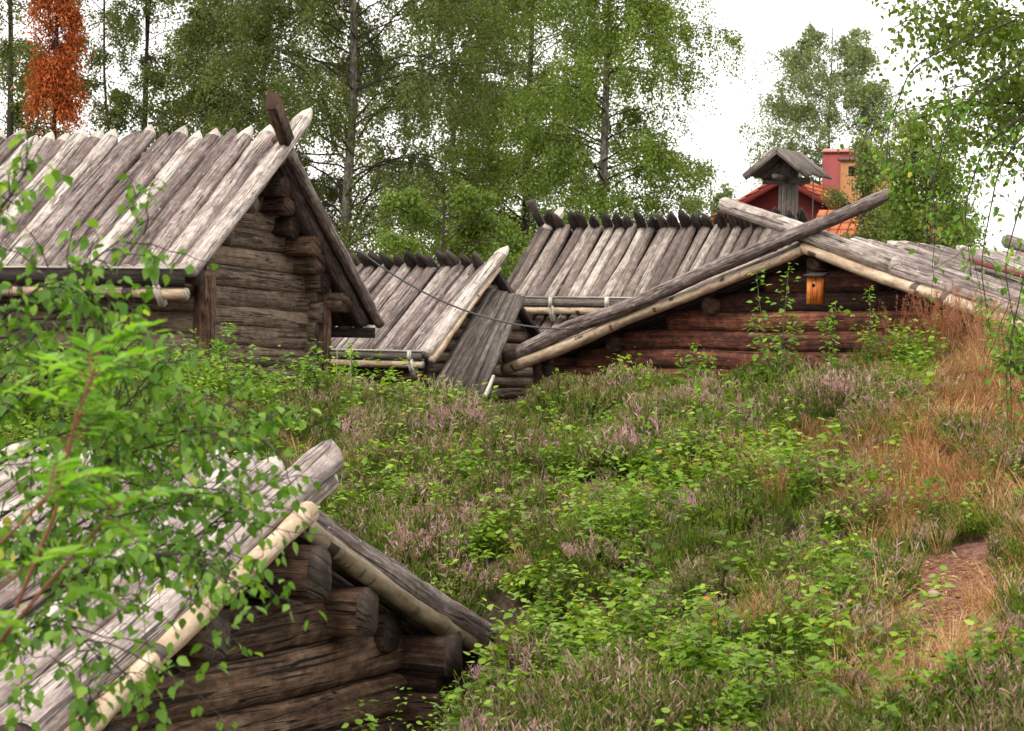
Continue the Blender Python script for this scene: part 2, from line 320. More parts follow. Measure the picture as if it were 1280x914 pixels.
LEAF1 = (np.array([[0, 0, 0], [.36, .42, 0], [0, 1, 0], [-.36, .42, 0]]), [np.array([[0, 1, 2, 3]])])
LEAF2 = (np.array([[0, 0, 0], [.22, .1, .03], [.36, .38, .07], [.2, .72, .04], [0, 1, -.05], [-.2, .72, .04], [-.36, .38, .07], [-.22, .1, .03], [0, .5, 0]]),
         [np.array([[0, 1, 2, 8], [8, 2, 3, 4], [0, 8, 6, 7], [8, 4, 5, 6]])])
LEAFL = (np.array([[0, 0, 0], [.13, .22, .03], [.15, .6, .03], [0, 1, -.06], [-.15, .6, .03], [-.13, .22, .03]]),
         [np.array([[0, 1, 2, 3], [0, 3, 4, 5]])])
def inst(mb, tmpl, pos, Rm, scale, rnd, mat=0, tmat=None):
    V, Fs = tmpl; n = len(pos); scale = np.broadcast_to(scale, (n,))
    W = np.einsum('nij,kj->nki', Rm, V) * scale[:, None, None] + pos[:, None]
    k = len(V); base = mb.n; first = True
    for q, F in enumerate(Fs):
        FF = (F[None] + (np.arange(n) * k)[:, None, None]).reshape(-1, F.shape[1])
        rr = np.repeat(np.broadcast_to(rnd, (n,)), len(F))
        mm = mat if tmat is None else tmat[q]
        if first: mb.add(W, FF, None, mm, rr); first = False
        else: mb.G.append((FF + base, np.zeros(FF.shape + (2,)), np.full(len(FF), mm), rr))

# ------------------------------------------------------------------ terrain
_pxs = np.array([-500, 0, 300, 450, 600, 750, 900, 1050, 1200, 1280, 1700.])
_d0 = np.array([12.5, 12.2, 11.8, 11.4, 11., 10.2, 9.5, 9.1, 8.7, 8.5, 8.])
_d1 = np.array([17.5, 17.5, 17.5, 17.3, 17., 16.8, 16.5, 16.2, 16., 15.8, 15.])
_cy = np.array([515, 508, 510, 520, 522, 510, 496, 482, 466, 460, 440.])
_sx = (_pxs - 640) / FPX
_z0 = np.array([at(p, 914, d)[2] for p, d in zip(_pxs, _d0)]); _z1 = np.array([at(p, c, d)[2] for p, c, d in zip(_pxs, _cy, _d1)])
def terrain(x, y):
    x = np.asarray(x, float); y = np.asarray(y, float); s = x / np.maximum(y, 3.0)
    s = np.clip(s, -.6, .6); d0 = np.interp(s, _sx, _d0); d1 = np.interp(s, _sx, _d1); z0 = np.interp(s, _sx, _z0) - .03; z1 = np.interp(s, _sx, _z1)
    t = (y - d0) / (d1 - d0); tt = np.clip(t, 0, 1)
    zz = z0 + (z1 - z0) * (tt * .78 + .22 * (1 - (1 - tt) ** 2))
    near = -1.65 + (z0 + 1.65) * np.clip(y / d0, 0, 1) ** 2
    zz = np.where(t < 0, near, zz)
    back = np.clip((y - d1) / 2.2, 0, 1); back = back * back * (3 - 2 * back)
    zz = zz + (-.55 - zz) * back
    hut = np.exp(-(((x + 1.6) / 1.5) ** 2 + ((y - 11.6) / 1.9) ** 2) ** 2) ; zz = zz - .55 * hut * (1 - back)
    und = (fbm(np.stack([x * .9, y * .9, x * 0], -1), 21, 3) - .5) * .30 * np.clip(1.15 - back, 0, 1) * (y < 60)
    hum = vn(np.stack([x * 2.1, y * 1.7, x * 0 + 3], -1), 61); hum = np.clip(hum * 1.8 - .6, 0, 1); und = und + (hum * .13 - .04) * np.clip(1.1 - back, 0, 1) * (y < 40) * (1 - np.exp(-(((x - 1.9) / .9) ** 2 + ((y - 10.4) / 1.4) ** 2)))
    return zz + und * np.where(y < 5, .3, 1)
mb = MB()
for (xa, xb, ya, yb, nx, ny) in ((-14, 14, -6, 34, 230, 330),):
    xs = np.linspace(xa, xb, nx); ys = np.linspace(ya, yb, ny); X, Y = np.meshgrid(xs, ys); Z = terrain(X, Y)
    i = np.arange(ny - 1)[:, None]; j = np.arange(nx - 1)[None]; F = np.stack([i * nx + j, i * nx + j + 1, (i + 1) * nx + j + 1, (i + 1) * nx + j], -1).reshape(-1, 4)
    mb.add(np.stack([X, Y, Z], -1), F)
# outer ring out to the horizon, joined on the same heights
xs = np.concatenate([[-1500, -500, -150, -60], np.linspace(-30, -14, 5), np.linspace(-10, 10, 6), np.linspace(14, 30, 5), [60, 150, 500, 1500]])
ys = np.concatenate([[-300, -60, -20], np.linspace(-6, 34, 21), [50, 80, 150, 400, 1800]])
X, Y = np.meshgrid(xs, ys); Z = np.where((Y > 33), -.55, terrain(np.clip(X, -14, 14), np.clip(Y, -6, 34)))
nx, ny = len(xs), len(ys); i = np.arange(ny - 1)[:, None]; j = np.arange(nx - 1)[None]
F = np.stack([i * nx + j, i * nx + j + 1, (i + 1) * nx + j + 1, (i + 1) * nx + j], -1).reshape(-1, 4)
cxx = X.ravel()[F].mean(1); cyy = Y.ravel()[F].mean(1); F = F[~((abs(cxx) < 14) & (cyy > -6) & (cyy < 34))]
mb.add(np.stack([X, Y, Z], -1), F)
def groundmat():
    m, t, out = new_mat('heath_ground'); co = N(t, 'ShaderNodeTexCoord').outputs['Object']
    a = noise(t, co, 2.2, 6, .65); b_ = noise(t, co, 26, 8, .75); c_ = noise(t, co, 7, 5, .7)
    col = ramp(t, mathn(t, 'ADD', mathn(t, 'MULTIPLY', a, .35), mathn(t, 'MULTIPLY', b_, .65)), [(.3, (.022, .016, .012)), (.48, (.07, .045, .032)), (.6, (.15, .095, .062)), (.75, (.27, .19, .12))])
    col = mixc(t, ramp(t, c_, [(.5, 0), (.62, .55)]), col, (.035, .045, .015))
    s = N(t, 'ShaderNodeSeparateXYZ'); t.links.new(co, s.inputs[0])
    # the worn patch on the right: reddish soil and chips
    def blob(cx, cy, rx, ry):
        dx = mathn(t, 'DIVIDE', mathn(t, 'SUBTRACT', s.outputs[0], cx), rx); dy = mathn(t, 'DIVIDE', mathn(t, 'SUBTRACT', s.outputs[1], cy), ry)
        return mathn(t, 'SUBTRACT', 1.6, mathn(t, 'ADD', mathn(t, 'ADD', mathn(t, 'MULTIPLY', dx, dx), mathn(t, 'MULTIPLY', dy, dy)), mathn(t, 'MULTIPLY', c_, 1.3)), clamp=True)
    soil = ramp(t, b_, [(.30, (.085, .035, .028)), (.45, (.22, .105, .08)), (.6, (.38, .21, .16)), (.72, (.56, .38, .30))])
    bp_ = SOIL; k = blob(*bp_[0]); k2 = blob(*bp_[1]); k3 = mathn(t, 'MAXIMUM', k, k2)
    col = mixc(t, ramp(t, k3, [(.1, 0), (.4, 1)]), col, soil)
    bp = N(t, 'ShaderNodeBump'); bp.inputs['Strength'].default_value = .9; bp.inputs['Distance'].default_value = .04; t.links.new(b_, bp.inputs['Height'])
    p = N(t, 'ShaderNodeBsdfPrincipled', i_Roughness=.95); p.inputs['Specular IOR Level'].default_value = .1
    t.links.new(col, p.inputs['Base Color']); t.links.new(bp.outputs[0], p.inputs['Normal']); t.links.new(p.outputs[0], out.inputs[0]); return m
def ground_hit(px, py):
    """where a pixel's ray meets the ground (works on arrays)"""
    px = np.atleast_1d(np.asarray(px, float)); py = np.atleast_1d(np.asarray(py, float)); r = ray(px, py); res = np.full(len(px), 17.0); done = np.zeros(len(px), bool)
    for d in np.arange(7.5, 19, .05):
        below = (r[:, 2] * d < terrain(r[:, 0] * d, np.full(len(px), d))) & ~done; res[below] = d; done |= below
    x = r[:, 0] * res; return np.stack([x, res, terrain(x, res)], -1)
_s1 = ground_hit([1185], [728])[0]; _s2 = ground_hit([1185], [830])[0]
SOIL = [(_s1[0], _s1[1], .46, 1.0), (_s2[0], _s2[1], .32, .9)]
tag(mb.build('ground', groundmat(), smooth=True), 'brown heath soil and litter of the bank and the yard behind it', None, None, 'structure')

# ------------------------------------------------------------------ buildings
UP = np.array([0, 0, 1.])
def building(name, label, A, th, H):
    root = empty(name, (A[0], A[1], A[2] - H), R(th), label, 'log building'); return root
def roof(root, H, aL, aR, t, v0, v1, sp, r, ext, mats, sides=(1, 1), extR=None, dens=1, pointed=True, uv_side='LR', off=0.0, partn='roof_slope', jitter=.04, axis='v'):
    """a slope of half logs on each side of the ridge; the ridge runs along +v"""
    n = np.hypot(1, t)
    for side, a, ex in ((-1, aL, ext), (1, aR, extR if extR is not None else ext)):
        if not sides[0 if side < 0 else 1]: continue
        mb = MB(); v = v0; k = 0
        while v < v1:
            e = ex * rng.uniform(.8, 1.15); lower = (k % 2) * r * .16
            p0 = np.array([side * a, v, H - a * t]) ; p1 = np.array([-side * e, v + rng.uniform(-1, 1) * jitter * .5, H + e * t])
            nn = np.array([side * t, 0, 1]) / n; sh = nn * (r * -.15 - lower); p0 = p0 + sh - np.array([side, 0, -t]) / n * rng.uniform(0, .03); p1 = p1 + sh
            log(mb, p0, p1, r * rng.uniform(.96, 1.15), r * rng.uniform(.85, 1.02), up=nn, sz=.72, tip='point' if pointed else 'slant', ns=10, mat=0, cap=1, tipmat=1 if k % 2 == 0 or rng.random() < .3 else 0, rough=.13, wob=.014)
            v += sp * rng.uniform(.93, 1.07); k += 1
        mb.build(partn, mats, root, smooth=True)
        # boarding under the logs, so no daylight comes through
        mb = MB(); nn = np.array([side * t, 0, 1]) / n
        c0 = np.array([side * (a - .06), v0 + .02, H - (a - .06) * t]) - nn * (r * .8 + .02); c1 = np.array([-side * 0.0, v0 + .02, H]) - nn * (r * .8 + .02)
        q = int((v1 - v0) / .16)
        for m in range(q):
            vv = v0 + .06 + m * .16; a0 = c0.copy(); a1 = c1.copy(); a0[1] = a1[1] = vv; box(mb, a0, a1, .155, .03, nn, rnd=rng.random())
        mb.build('roof_lining', M['roof_dark'], root)
def wall_logs(root, part, u0, u1, v, zt, course, H, t, mats, uc=0, gable=True, r=None, over=(.2, .2), along='u', ubase=None, taper=.9, rows=None, sy=.85, clip=.12, sq=.35):
    """stack of logs. along 'u': a gable wall in the plane v; along 'v': a side wall in the plane u"""
    mb = MB(); r = r or course * .56; z = course * .5 + (0 if along == 'u' else -course * .5); k = 0
    while z < zt:
        a, b = u0 - over[0] * rng.uniform(.8, 1.1), u1 + over[1] * rng.uniform(.8, 1.15)
        if gable:
            h = (H - z) / t - clip / t
            if h < .15: break
            a, b = max(a, -h), min(b, h)
        zj = z + rng.uniform(-.006, .006)
        P0, P1 = ((a, v, zj), (b, v, zj)) if along == 'u' else ((v, a, zj), (v, b, zj))
        if k % 2: P0, P1 = P1, P0
        log(mb, P0, P1, r * rng.uniform(1, 1.06), r * rng.uniform(.94, 1.0), up=UP, sx=.95 * sy, sz=1.0, ns=16, rough=.08, wob=.010, mat=0, cap=1, sq=sq)
        z += course; k += 1
    return mb.build(part, mats, root, smooth=True)
def gutter(root, p0, p1, out_dir, mats, h=.13, d=.12, hooks=(), hookr=.05, pole=True):
    p0 = np.array(p0, float); p1 = np.array(p1, float); o = np.array(out_dir, float)
    mb = MB(); box(mb, p0 + o * d, p1 + o * d, .028, h, UP, mat=0); box(mb, p0 + o * d * .5 - UP * (h * .5), p1 + o * d * .5 - UP * (h * .5), d, .025, UP, mat=0)
    dd = (p1 - p0) / np.linalg.norm(p1 - p0)
    box(mb, p0 + o * (d + .004) + UP * (h * .5 + .012), p1 + o * (d + .004) + UP * (h * .5 + .012) + dd * .02, .045, .018, UP, mat=1)
    g = mb.build('gutter', mats, root)
    if pole:
        mb = MB(); log(mb, p0 + o * .06 - UP * (h * .5 + .075), p1 + o * .06 - UP * (h * .5 + .075), hookr, hookr * .9, ns=10, rough=.15, wob=.02); mb.build('eave_pole', [M['bark'], M['cut_pale']], root, smooth=True)
    for f in hooks:
        q = p0 + (p1 - p0) * f; mb = MB()
        box(mb, q + o * (d + .03) + UP * (h * .5 + .01), q + o * (d + .025) - UP * (h * .5 + .01), .10, .035, dd, rnd=.8, jit=.006)
        box(mb, q + o * (d + .028) - UP * (h * .5), q + o * .03 - UP * (h * .5 + .19), .07, .06, dd, rnd=.7, jit=.006)
        mb.build('gutter_hook', M['cut_pale'], g)

# --- upper left log house -------------------------------------------------------------
HL = 3.1; tL = .735; A_L = (-2.377, 25, 2.351)
bl = building('log_house', 'tall dark log house at upper left with steep pale log roof and crossed gable boards', A_L, 68.7, HL)
RM = [M['roof'], M['cut_pale']]
roof(bl, HL, 1.86, 2.37, tL, .22, 6.6, .205, .108, .36, RM, extR=.0)
cz = .205
wall_logs(bl, 'gable_wall', -1.22, 1.5, .52, HL - .25, cz, HL, tL, [M['wall_grey'], M['cut']], over=(.02, .02))
wall_logs(bl, 'side_wall', .52, 6.2, -1.22, HL - 1.22 * tL - .2, cz, HL, tL, [M['wall_grey'], M['cut']], gable=False, along='v', over=(.2, .2))
wall_logs(bl, 'side_wall', .52, 6.2, 1.5, HL - 1.5 * tL - .25, cz, HL, tL, [M['wall_grey'], M['cut']], gable=False, along='v', over=(.22, .2))
wall_logs(bl, 'back_wall', -1.22, 1.5, 6.1, HL - .25, cz, HL, tL, [M['wall_grey'], M['cut']])
u_ = .12; k = 0
while u_ < 1.8:     # purlins stepping down under the right-hand slope, ends sticking out of the gable
    mb = MB(); z = HL - u_ * tL - .30
    log(mb, (u_, .10 + .07 * (k % 3), z), (u_, 1.2, z + .0), .108, .1, rough=.16, ns=14, sx=1.25, sq=.8); mb.build('purlin', [M['wall_grey'] if k > 3 else M['wall_dark'], M['wall_dark']], bl, smooth=True); u_ += .262; k += 1
for u_ in (-.45, -.95, -1.55):
    mb = MB(); log(mb, (u_, .16, HL + u_ * tL - .28), (u_, 1.2, HL + u_ * tL - .28), .1, rough=.12); mb.build('purlin', [M['wall_dark'], M['cut']], bl, smooth=True)
nl = np.array([-tL, 0, 1]) / np.hypot(1, tL); nr = np.array([tL, 0, 1]) / np.hypot(1, tL)
mb = MB(); log(mb, np.array([-1.9, .1, HL - 1.9 * tL]) + nl * .02, np.array([.60, .08, HL + .60 * tL]) + nl * .02, .125, .105, up=nl, sz=.62, tip='point', tipmat=1, rnd=.85, rough=.1); mb.build('rake_board', RM, bl, smooth=True)
mb = MB(); box(mb, np.array([.02, .03, HL + .05]), np.array([-.52, -.06, HL + .43]), .10, .17, nr, rnd=.6); 
mb.add(np.array([[-.52, -.05, HL + .43]]) + np.array([[-.05, -.06, -.09], [-.05, .06, -.09], [.08, .06, .07], [.08, -.06, .07], [-.10, 0, .08]]), [[0, 1, 4], [1, 2, 4], [2, 3, 4], [3, 0, 4]], None, 0, .5); mb.build('crossed_ridge_board', [M['wall_dark'], M['cut']], bl)
mb = MB(); log(mb, np.array([.0, .02, HL - .02]) + nr * .0, np.array([2.42, .02, HL - 2.42 * tL]) + nr * .0, .062, .07, up=nr, rough=.16, bumps=6, wob=.012, rnd=.35); mb.build('rake_pole', [M['roof'], M['cut']], bl, smooth=True)
mb = MB(); log(mb, np.array([-.02, .13, HL + .07]) + nr * .03, np.array([2.46, .13, HL - 2.4 * tL]) + nr * .03, .085, .09, up=nr, sz=.6); mb.build('rake_board', [M['roof_dark'], M['cut']], bl, smooth=True)
zE = HL - 1.86 * tL - .08
gutter(bl, (-1.90, .06, zE), (-1.90, 6.6, zE), (-1, 0, 0), [M['roof_dark'], M['cut_pale']], h=.15, d=.14, hooks=(.045, .5), hookr=.06)
mb = MB(); box(mb, (2.36, .05, HL - 2.40 * tL - .1), (2.36, 6.6, HL - 2.40 * tL - .1), .03, .12, UP); mb.build('eave_board', M['roof_dark'], bl)
mb = MB(); log(mb, (-1.22, .30, 0), (-1.22, .30, HL - 1.22 * tL - .5), .10, .11, rough=.25, wob=.03); mb.build('corner_post', [M['wall_dark'], M['cut']], bl, smooth=True)
mb = MB(); log(mb, (1.62, .36, 0), (1.62, .36, HL - 1.9 * tL), .10, .10, rough=.1); mb.build('corner_post', [M['wall_dark'], M['cut']], bl, smooth=True)

# --- front hut --------------------------------------------------------------------------
HF = 2.3; tF = .381; A_F = (-.891, 10.6, -.636)
bf = building('log_hut', 'low log hut in the foreground with birch bark poles along its gable', A_F, 66.8, HF)
roof(bf, HF, 1.95, 2.0, tF, .14, 3.6, .165, .085, .64, RM, extR=.02)
nl = np.array([-tF, 0, 1]) / np.hypot(1, tF); nr = np.array([tF, 0, 1]) / np.hypot(1, tF)
WF = [M['wall_dark'], M['cut']]
wall_logs(bf, 'gable_wall', -1.5, 1.5, .24, HF - .45, .21, HF, tF, WF, over=(.2, .1), clip=.22, sq=.5)
wall_logs(bf, 'side_wall', .24, 3.3, 1.5, HF - 1.5 * tF - .12, .21, HF, tF, WF, gable=False, along='v', over=(.27, .2))
wall_logs(bf, 'side_wall', .24, 3.3, -1.5, HF - 1.5 * tF - .12, .21, HF, tF, WF, gable=False, along='v', over=(.27, .2))
wall_logs(bf, 'back_wall', -1.5, 1.5, 3.1, HF - .45, .21, HF, tF, WF, clip=.22)
for (u_, z, r_, v0) in ((.02, HF - .235, .125, -.07), (.62, HF - .47, .12, .0), (-.7, HF - .46, .11, .02), (1.5, HF - .745, .115, -.05), (1.1, HF - .60, .1, .1)):
    mb = MB(); log(mb, (u_, v0, z), (u_, 3.4, z), r_ * .95, r_, rough=.14, ns=18, sq=.9); mb.build('purlin', WF, bf, smooth=True)
mb = MB(); log(mb, np.array([-2.05, -.04, HF - 2.05 * tF - .03]), np.array([-.05, -.05, HF + .02]), .05, .058, up=nl, bumps=9, rough=.12, wob=.014, ns=16, rnd=.3); mb.build('rake_pole', [M['bark'], M['cut_pale']], bf, smooth=True)
mb = MB(); log(mb, np.array([-2.05, -.055, HF - 2.05 * tF - .08]), np.array([-1.62, -.04, HF - 1.62 * tF - .05]), .028, .02, up=nl, bumps=3, rough=.12, wob=.03, rnd=.7); mb.build('rake_pole', [M['bark'], M['cut_pale']], bf, smooth=True)
mb = MB(); log(mb, np.array([-.02, -.01, HF - .045]), np.array([2.1, .0, HF - 2.1 * tF - .05]), .052, .043, up=nr, bumps=9, rough=.2, wob=.03, ns=16, rnd=.6); mb.build('rake_pole', [M['bark_brown'], M['cut']], bf, smooth=True)
mb = MB(); log(mb, np.array([.06, .08, HF + .0]) + nr * .02, np.array([2.06, .03, HF - 2.04 * tF]) + nr * .045, .075, .1, up=nr, sz=.9, rough=.16, rnd=.22); mb.build('edge_log', [M['roof'], M['roof_dark']], bf, smooth=True)
mb = MB(); log(mb, np.array([-2.0, .08, HF - 2.0 * tF]) + nl * .04, np.array([.56, .12, HF + .30]), .10, .095, up=nl, sz=.75, tip='point', tipmat=0, rnd=.55, rough=.12, ns=16); mb.build('edge_log', [M['roof'], M['cut']], bf, smooth=True)
mb = MB(); box(mb, (2.13, -.10, HF - 2.0 * tF + .01), (2.13, 3.5, HF - 2.0 * tF + .01), .07, .12, UP, rnd=.7); mb.build('eave_board', M['cut_pale'], bf)
mb = MB(); box(mb, (-2.02, .04, HF - 2.0 * tF - .1), (-2.02, 3.5, HF - 2.0 * tF - .1), .05, .13, UP, rnd=.6); mb.build('eave_board', M['plank'], bf)

# --- right gable house ------------------------------------------------------------------
HR = 2.0; tR = .289; A_R = (2.998, 25, 1.533); LR_ = 4.1
br = building('log_house', 'wide low red brown log house at right with crossed gable poles and bark edged roof', A_R, -48.3, HR)
roof(br, HR, 4.55, 4.3, tR, .16, LR_, .155, .07, .0, RM, extR=.34, jitter=.16)
nl = np.array([-tR, 0, 1]) / np.hypot(1, tR); nr = np.array([tR, 0, 1]) / np.hypot(1, tR)
WR = [M['wall_red'], M['cut']]
wall_logs(br, 'gable_wall', -4.0, 3.8, .36, HR - .15, .21, HR, tR, WR, over=(.2, .2), clip=.2)
wall_logs(br, 'side_wall', .36, LR_ - .3, -4.0, HR - 4.0 * tR - .1, .21, HR, tR, WR, gable=False, along='v', over=(.25, .2))
wall_logs(br, 'side_wall', .36, LR_ - .3, 3.8, HR - 3.8 * tR - .1, .21, HR, tR, WR, gable=False, along='v', over=(.25, .2))
for u_ in (-3.0, -1.5, 1.5, 3.0, 0.0):
    mb = MB(); z = HR - abs(u_) * tR - .24; log(mb, (u_, .16, z), (u_, .5, z), .09, rough=.1, sq=.5); mb.build('purlin', [M['wall_dark'], M['wall_dark']], br, smooth=True)
mb = MB(); log(mb, np.array([-1.22, .02, HR + 1.22 * tR + .09]), np.array([1.2, .04, HR - 1.2 * tR + .06]), .085, .10, up=nr, tip0='point', rnd=.8, rough=.1); mb.build('crossing_pole', RM, br, smooth=True)
mb = MB(); log(mb, np.array([-4.6, .0, HR - 4.6 * tR + .055]), np.array([1.25, -.09, HR + 1.25 * tR + .09]), .095, .07, up=nl, tip='point', tipmat=0, rnd=.25, rough=.12, wob=.02); mb.build('crossing_pole', [M['roof'], M['cut']], br, smooth=True)
mb = MB(); log(mb, np.array([.15, .08, HR - .15 * tR - .0]), np.array([4.35, .08, HR - 4.35 * tR]), .10, .10, up=nr, sz=.8, rnd=.45, rough=.12); mb.build('edge_log', RM, br, smooth=True)
mb = MB(); log(mb, np.array([-4.62, .0, HR - 4.62 * tR - .09]), np.array([0.0, .02, HR - .1]), .075, .055, up=nl, bumps=8, rough=.1, wob=.012, ns=14, rnd=.2); mb.build('rake_pole', [M['bark'], M['cut_pale']], br, smooth=True)
mb = MB(); log(mb, np.array([.0, .0, HR - .09]), np.array([4.4, .0, HR - 4.4 * tR - .13]), .058, .075, up=nr, bumps=8, rough=.1, wob=.012, ns=14, rnd=.5); mb.build('rake_pole', [M['bark'], M['cut_pale']], br, smooth=True)
mb = MB(); box(mb, (-.07, .26, HR - .1), (-.07, .26, HR - .42), .10, .09, (0, 1, 0)); mb.build('gable_post', M['wall_dark'], br)
mb = MB(); log(mb, (-.6, LR_ + .1, HR + .6 * tR + .08), (1.4, LR_ + .1, HR - 1.4 * tR + .08), .08, tip0='point', up=nr); mb.build('crossing_pole', RM, br, smooth=True)
mb = MB(); log(mb, (-1.4, LR_ + .14, HR - 1.4 * tR + .08), (.9, LR_ + .05, HR + .9 * tR + .12), .08, tip='point', up=nl); mb.build('crossing_pole', [M['roof_dark'], M['cut_pale']], br, smooth=True)
mb = MB(); box(mb, np.array([.95, 1.6, HR - .95 * tR + .12]), np.array([1.95, 1.75, HR - 1.95 * tR + .14]), .16, .05, nr, rnd=.6); mb.build('roof_plank', plain('faded_red_plank', (.16, .055, .045), .8, .3), br)
mb = MB(); box(mb, (-4.5, .1, HR - 4.5 * tR - .02), (-4.5, LR_, HR - 4.5 * tR - .02), .035, .13, UP); box(mb, (-4.62, .02, HR - 4.6 * tR + .04), (-4.62, LR_, HR - 4.6 * tR + .04), .03, .16, UP, rnd=.7); mb.build('gutter', M['plank'], br)
mb = MB(); log(mb, (-4.2, .15, 0), (-4.2, .15, HR - 4.3 * tR - .05), .07, .07); mb.build('corner_post', [M['wall_dark'], M['cut']], br, smooth=True)

# nest box on that gable
p = at(1020, 362, 24.72); nb = empty('nest_box', (p[0], p[1], p[2] - .15), R(-48.3 + 20), 'orange varnished nest box hanging on the red brown gable', 'nest box')
mb = MB(); box(mb, (0, 0, 0), (0, 0, .27), .15, .14, (0, 1, 0), rnd=.7); mb.build('box_body', M['varnish'], nb)
mb = MB(); box(mb, (0, -.11, .285), (0, .1, .32), .2, .022, (0, 0, 1)); mb.build('box_roof', M['roof_dark'], nb)
mb = MB(); a = np.linspace(0, 2 * np.pi, 16, endpoint=False); mb.add(np.stack([np.cos(a) * .02, a * 0 - .0735, .19 + np.sin(a) * .02], -1), [list(range(16))]); mb.build('entrance_hole', M['darkhole'], nb)

# --- back house with long roof -----------------------------------------------------------
def slope_front(root, H, a, t, u0, u1, sp, r, ext, mats, part='roof_slope', sign=-1, pointed=True, top=0.0):
    """ridge along u; the slope comes down towards sign*v"""
    mb = MB(); u = u0; k = 0; nn = np.array([0, sign * t, 1]) / np.hypot(1, t)
    while u < u1:
        e = ext * rng.uniform(.8, 1.2); sh = nn * (-r * .15 - (k % 2) * r * .15)
        log(mb, np.array([u, sign * a, H - a * t]) + sh, np.array([u + rng.uniform(-.03, .03), -sign * e, H + e * t]) + sh, r * rng.uniform(.98, 1.15), r * rng.uniform(.85, 1.0), up=nn, sz=.7, ns=9, seg=max(6, int(a / .15)), tip='point' if pointed else None, tipmat=1 if rng.random() < .25 else 0)
        u += sp * rng.uniform(.92, 1.08); k += 1
    o = mb.build(part, mats, root, smooth=True)
    mb = MB(); e0 = np.array([0, sign * (a - .05), H - (a - .05) * t]) - nn * (r * .8 + .03); e1 = np.array([0, 0, H]) - nn * (r * .8 + .03)
    for m in range(int((u1 - u0) / .2) + 1):
        x = u0 + m * .2
        if x > u1 - .1: break
        box(mb, e0 + np.array([x, 0, 0]), e1 + np.array([x, 0, 0]), .198, .03, nn)
    mb.build('roof_lining', M['roof_dark'], root); return o
HB = 2.65; tB = .76; A_B = (.411, 33, 2.117)
bb = building('log_house', 'grey log house behind the others with a long flat fronted roof and saw toothed ridge', A_B, -23.8, HB)
RF = [M['roof_far'], M['cut_pale']]
slope_front(bb, HB, 1.40, tB, .08, 3.75, .152, .074, .0, RF, pointed=False)
slope_front(bb, HB, 1.40, tB, .10, 3.75, .165, .078, .235, [M['roof_dark'], M['roof_dark']], sign=1)
WG = [M['wall_grey'], M['cut']]
mb = MB()
for k in range(9): log(mb, (.2, -1.1, .1 + k * .2), (3.7, -1.1, .1 + k * .2), .105, rough=.08)
mb.build('front_wall', WG, bb, smooth=True); mb = MB()
for k in range(12):
    z = .2 + k * .2; h = min(1.3, (HB - z) / tB - .2)
    if h > .1: log(mb, (.3, -h, z), (.3, h, z), .105, rough=.08)
mb.build('gable_wall', WG, bb, smooth=True)
zg = HB - 1.40 * tB - .03
gutter(bb, (-.02, -1.42, zg), (3.75, -1.42, zg), (0, -1, 0), [M['plank'], M['cut_pale']], h=.10, d=.12, hooks=(.035, .21, .42, .7))
nf = np.array([0, -tB, 1]) / np.hypot(1, tB)
mb = MB(); log(mb, (-.02, -1.4, HB - 1.4 * tB), (.0, .0, HB), .06, up=nf, rough=.12); mb.build('rake_board', [M['roof_dark'], M['cut']], bb, smooth=True)
mb = MB(); box(mb, (-.02, .1, HB - .1), (-.10, -.32, HB + .32), .10, .05, nf); mb.build('crossed_ridge_board', M['roof_dark'], bb)
mb = MB(); log(mb, (.06, -.1, HB - .05), (.12, .34, HB + .26), .07, up=nf, tip='point', rnd=.9); mb.build('crossed_ridge_board', [M['cut_pale'], M['cut_pale']], bb, smooth=True)
# lower roof in front of that house, under its gutter
slope_front(bb, zg - .16, .62, .7, .05, 2.6, .15, .072, .0, RF, part='lower_roof_slope', pointed=False)
for c in bb.children:
    if c.name.startswith('lower_roof'): c.location = (0, -1.2, 0)
for c in list(bb.children)[::-1]:
    if c.name.startswith('roof_lining'): c.location = (0, -1.2, 0); break
mb = MB(); box(mb, (-.1, -1.9, zg - .62), (2.5, -1.9, zg - .62), .1, .09, UP, rnd=.8); mb.build('lower_gutter', M['plank'], bb)

# --- middle shed -------------------------------------------------------------------------
HM = 1.9; tM = .78; A_M = (-.214, 29, 1.38)
bm_ = building('log_shed', 'small log shed between the houses with pale edged roof and dark toothed ridge', A_M, -32, HM)
slope_front(bm_, HM, 1.42, tM, -2.75, -.08, .185, .09, .0, RM, pointed=False)
slope_front(bm_, HM, 1.42, tM, -2.75, -.08, .17, .08, .20, [M['roof_dark'], M['roof_dark']], sign=1)
nf = np.array([0, -tM, 1]) / np.hypot(1, tM)
mb = MB(); log(mb, np.array([-.03, -1.46, HM - 1.46 * tM + .02]), np.array([-.01, .24, HM + .24 * tM + .02]), .10, .09, up=nf, sz=.7, tip='point', tipmat=1, rnd=.97); mb.build('rake_board', RM, bm_, smooth=True)
mb = MB(); log(mb, np.array([.05, -1.46, HM - 1.46 * tM - .05]), np.array([.05, .0, HM - .05]), .045, .04, up=nf, bumps=5); mb.build('rake_pole', [M['bark'], M['cut_pale']], bm_, smooth=True)
mb = MB()
for k in range(7): log(mb, (-2.6, -1.1, .1 + k * .14 + .0), (-.15, -1.1, .1 + k * .14), .075, rough=.08)
mb.build('front_wall', [M['wall_dark'], M['cut']], bm_, smooth=True); mb = MB()
for k in range(13):
    z = .06 + k * .14; h = min(1.2, (HM - z) / tM - .16)
    if h > .1: log(mb, (-.18, -h, z), (-.18, h, z), .074, rough=.08)
mb.build('gable_wall', WG, bm_, smooth=True)
mb = MB(); box(mb, (-.06, 0.02, HM - .06), (-.06, 1.1, HM - 1.1 * tM), .12, .06, UP); mb.build('rake_board', M['roof_dark'], bm_)
zg2 = HM - 1.42 * tM - .03
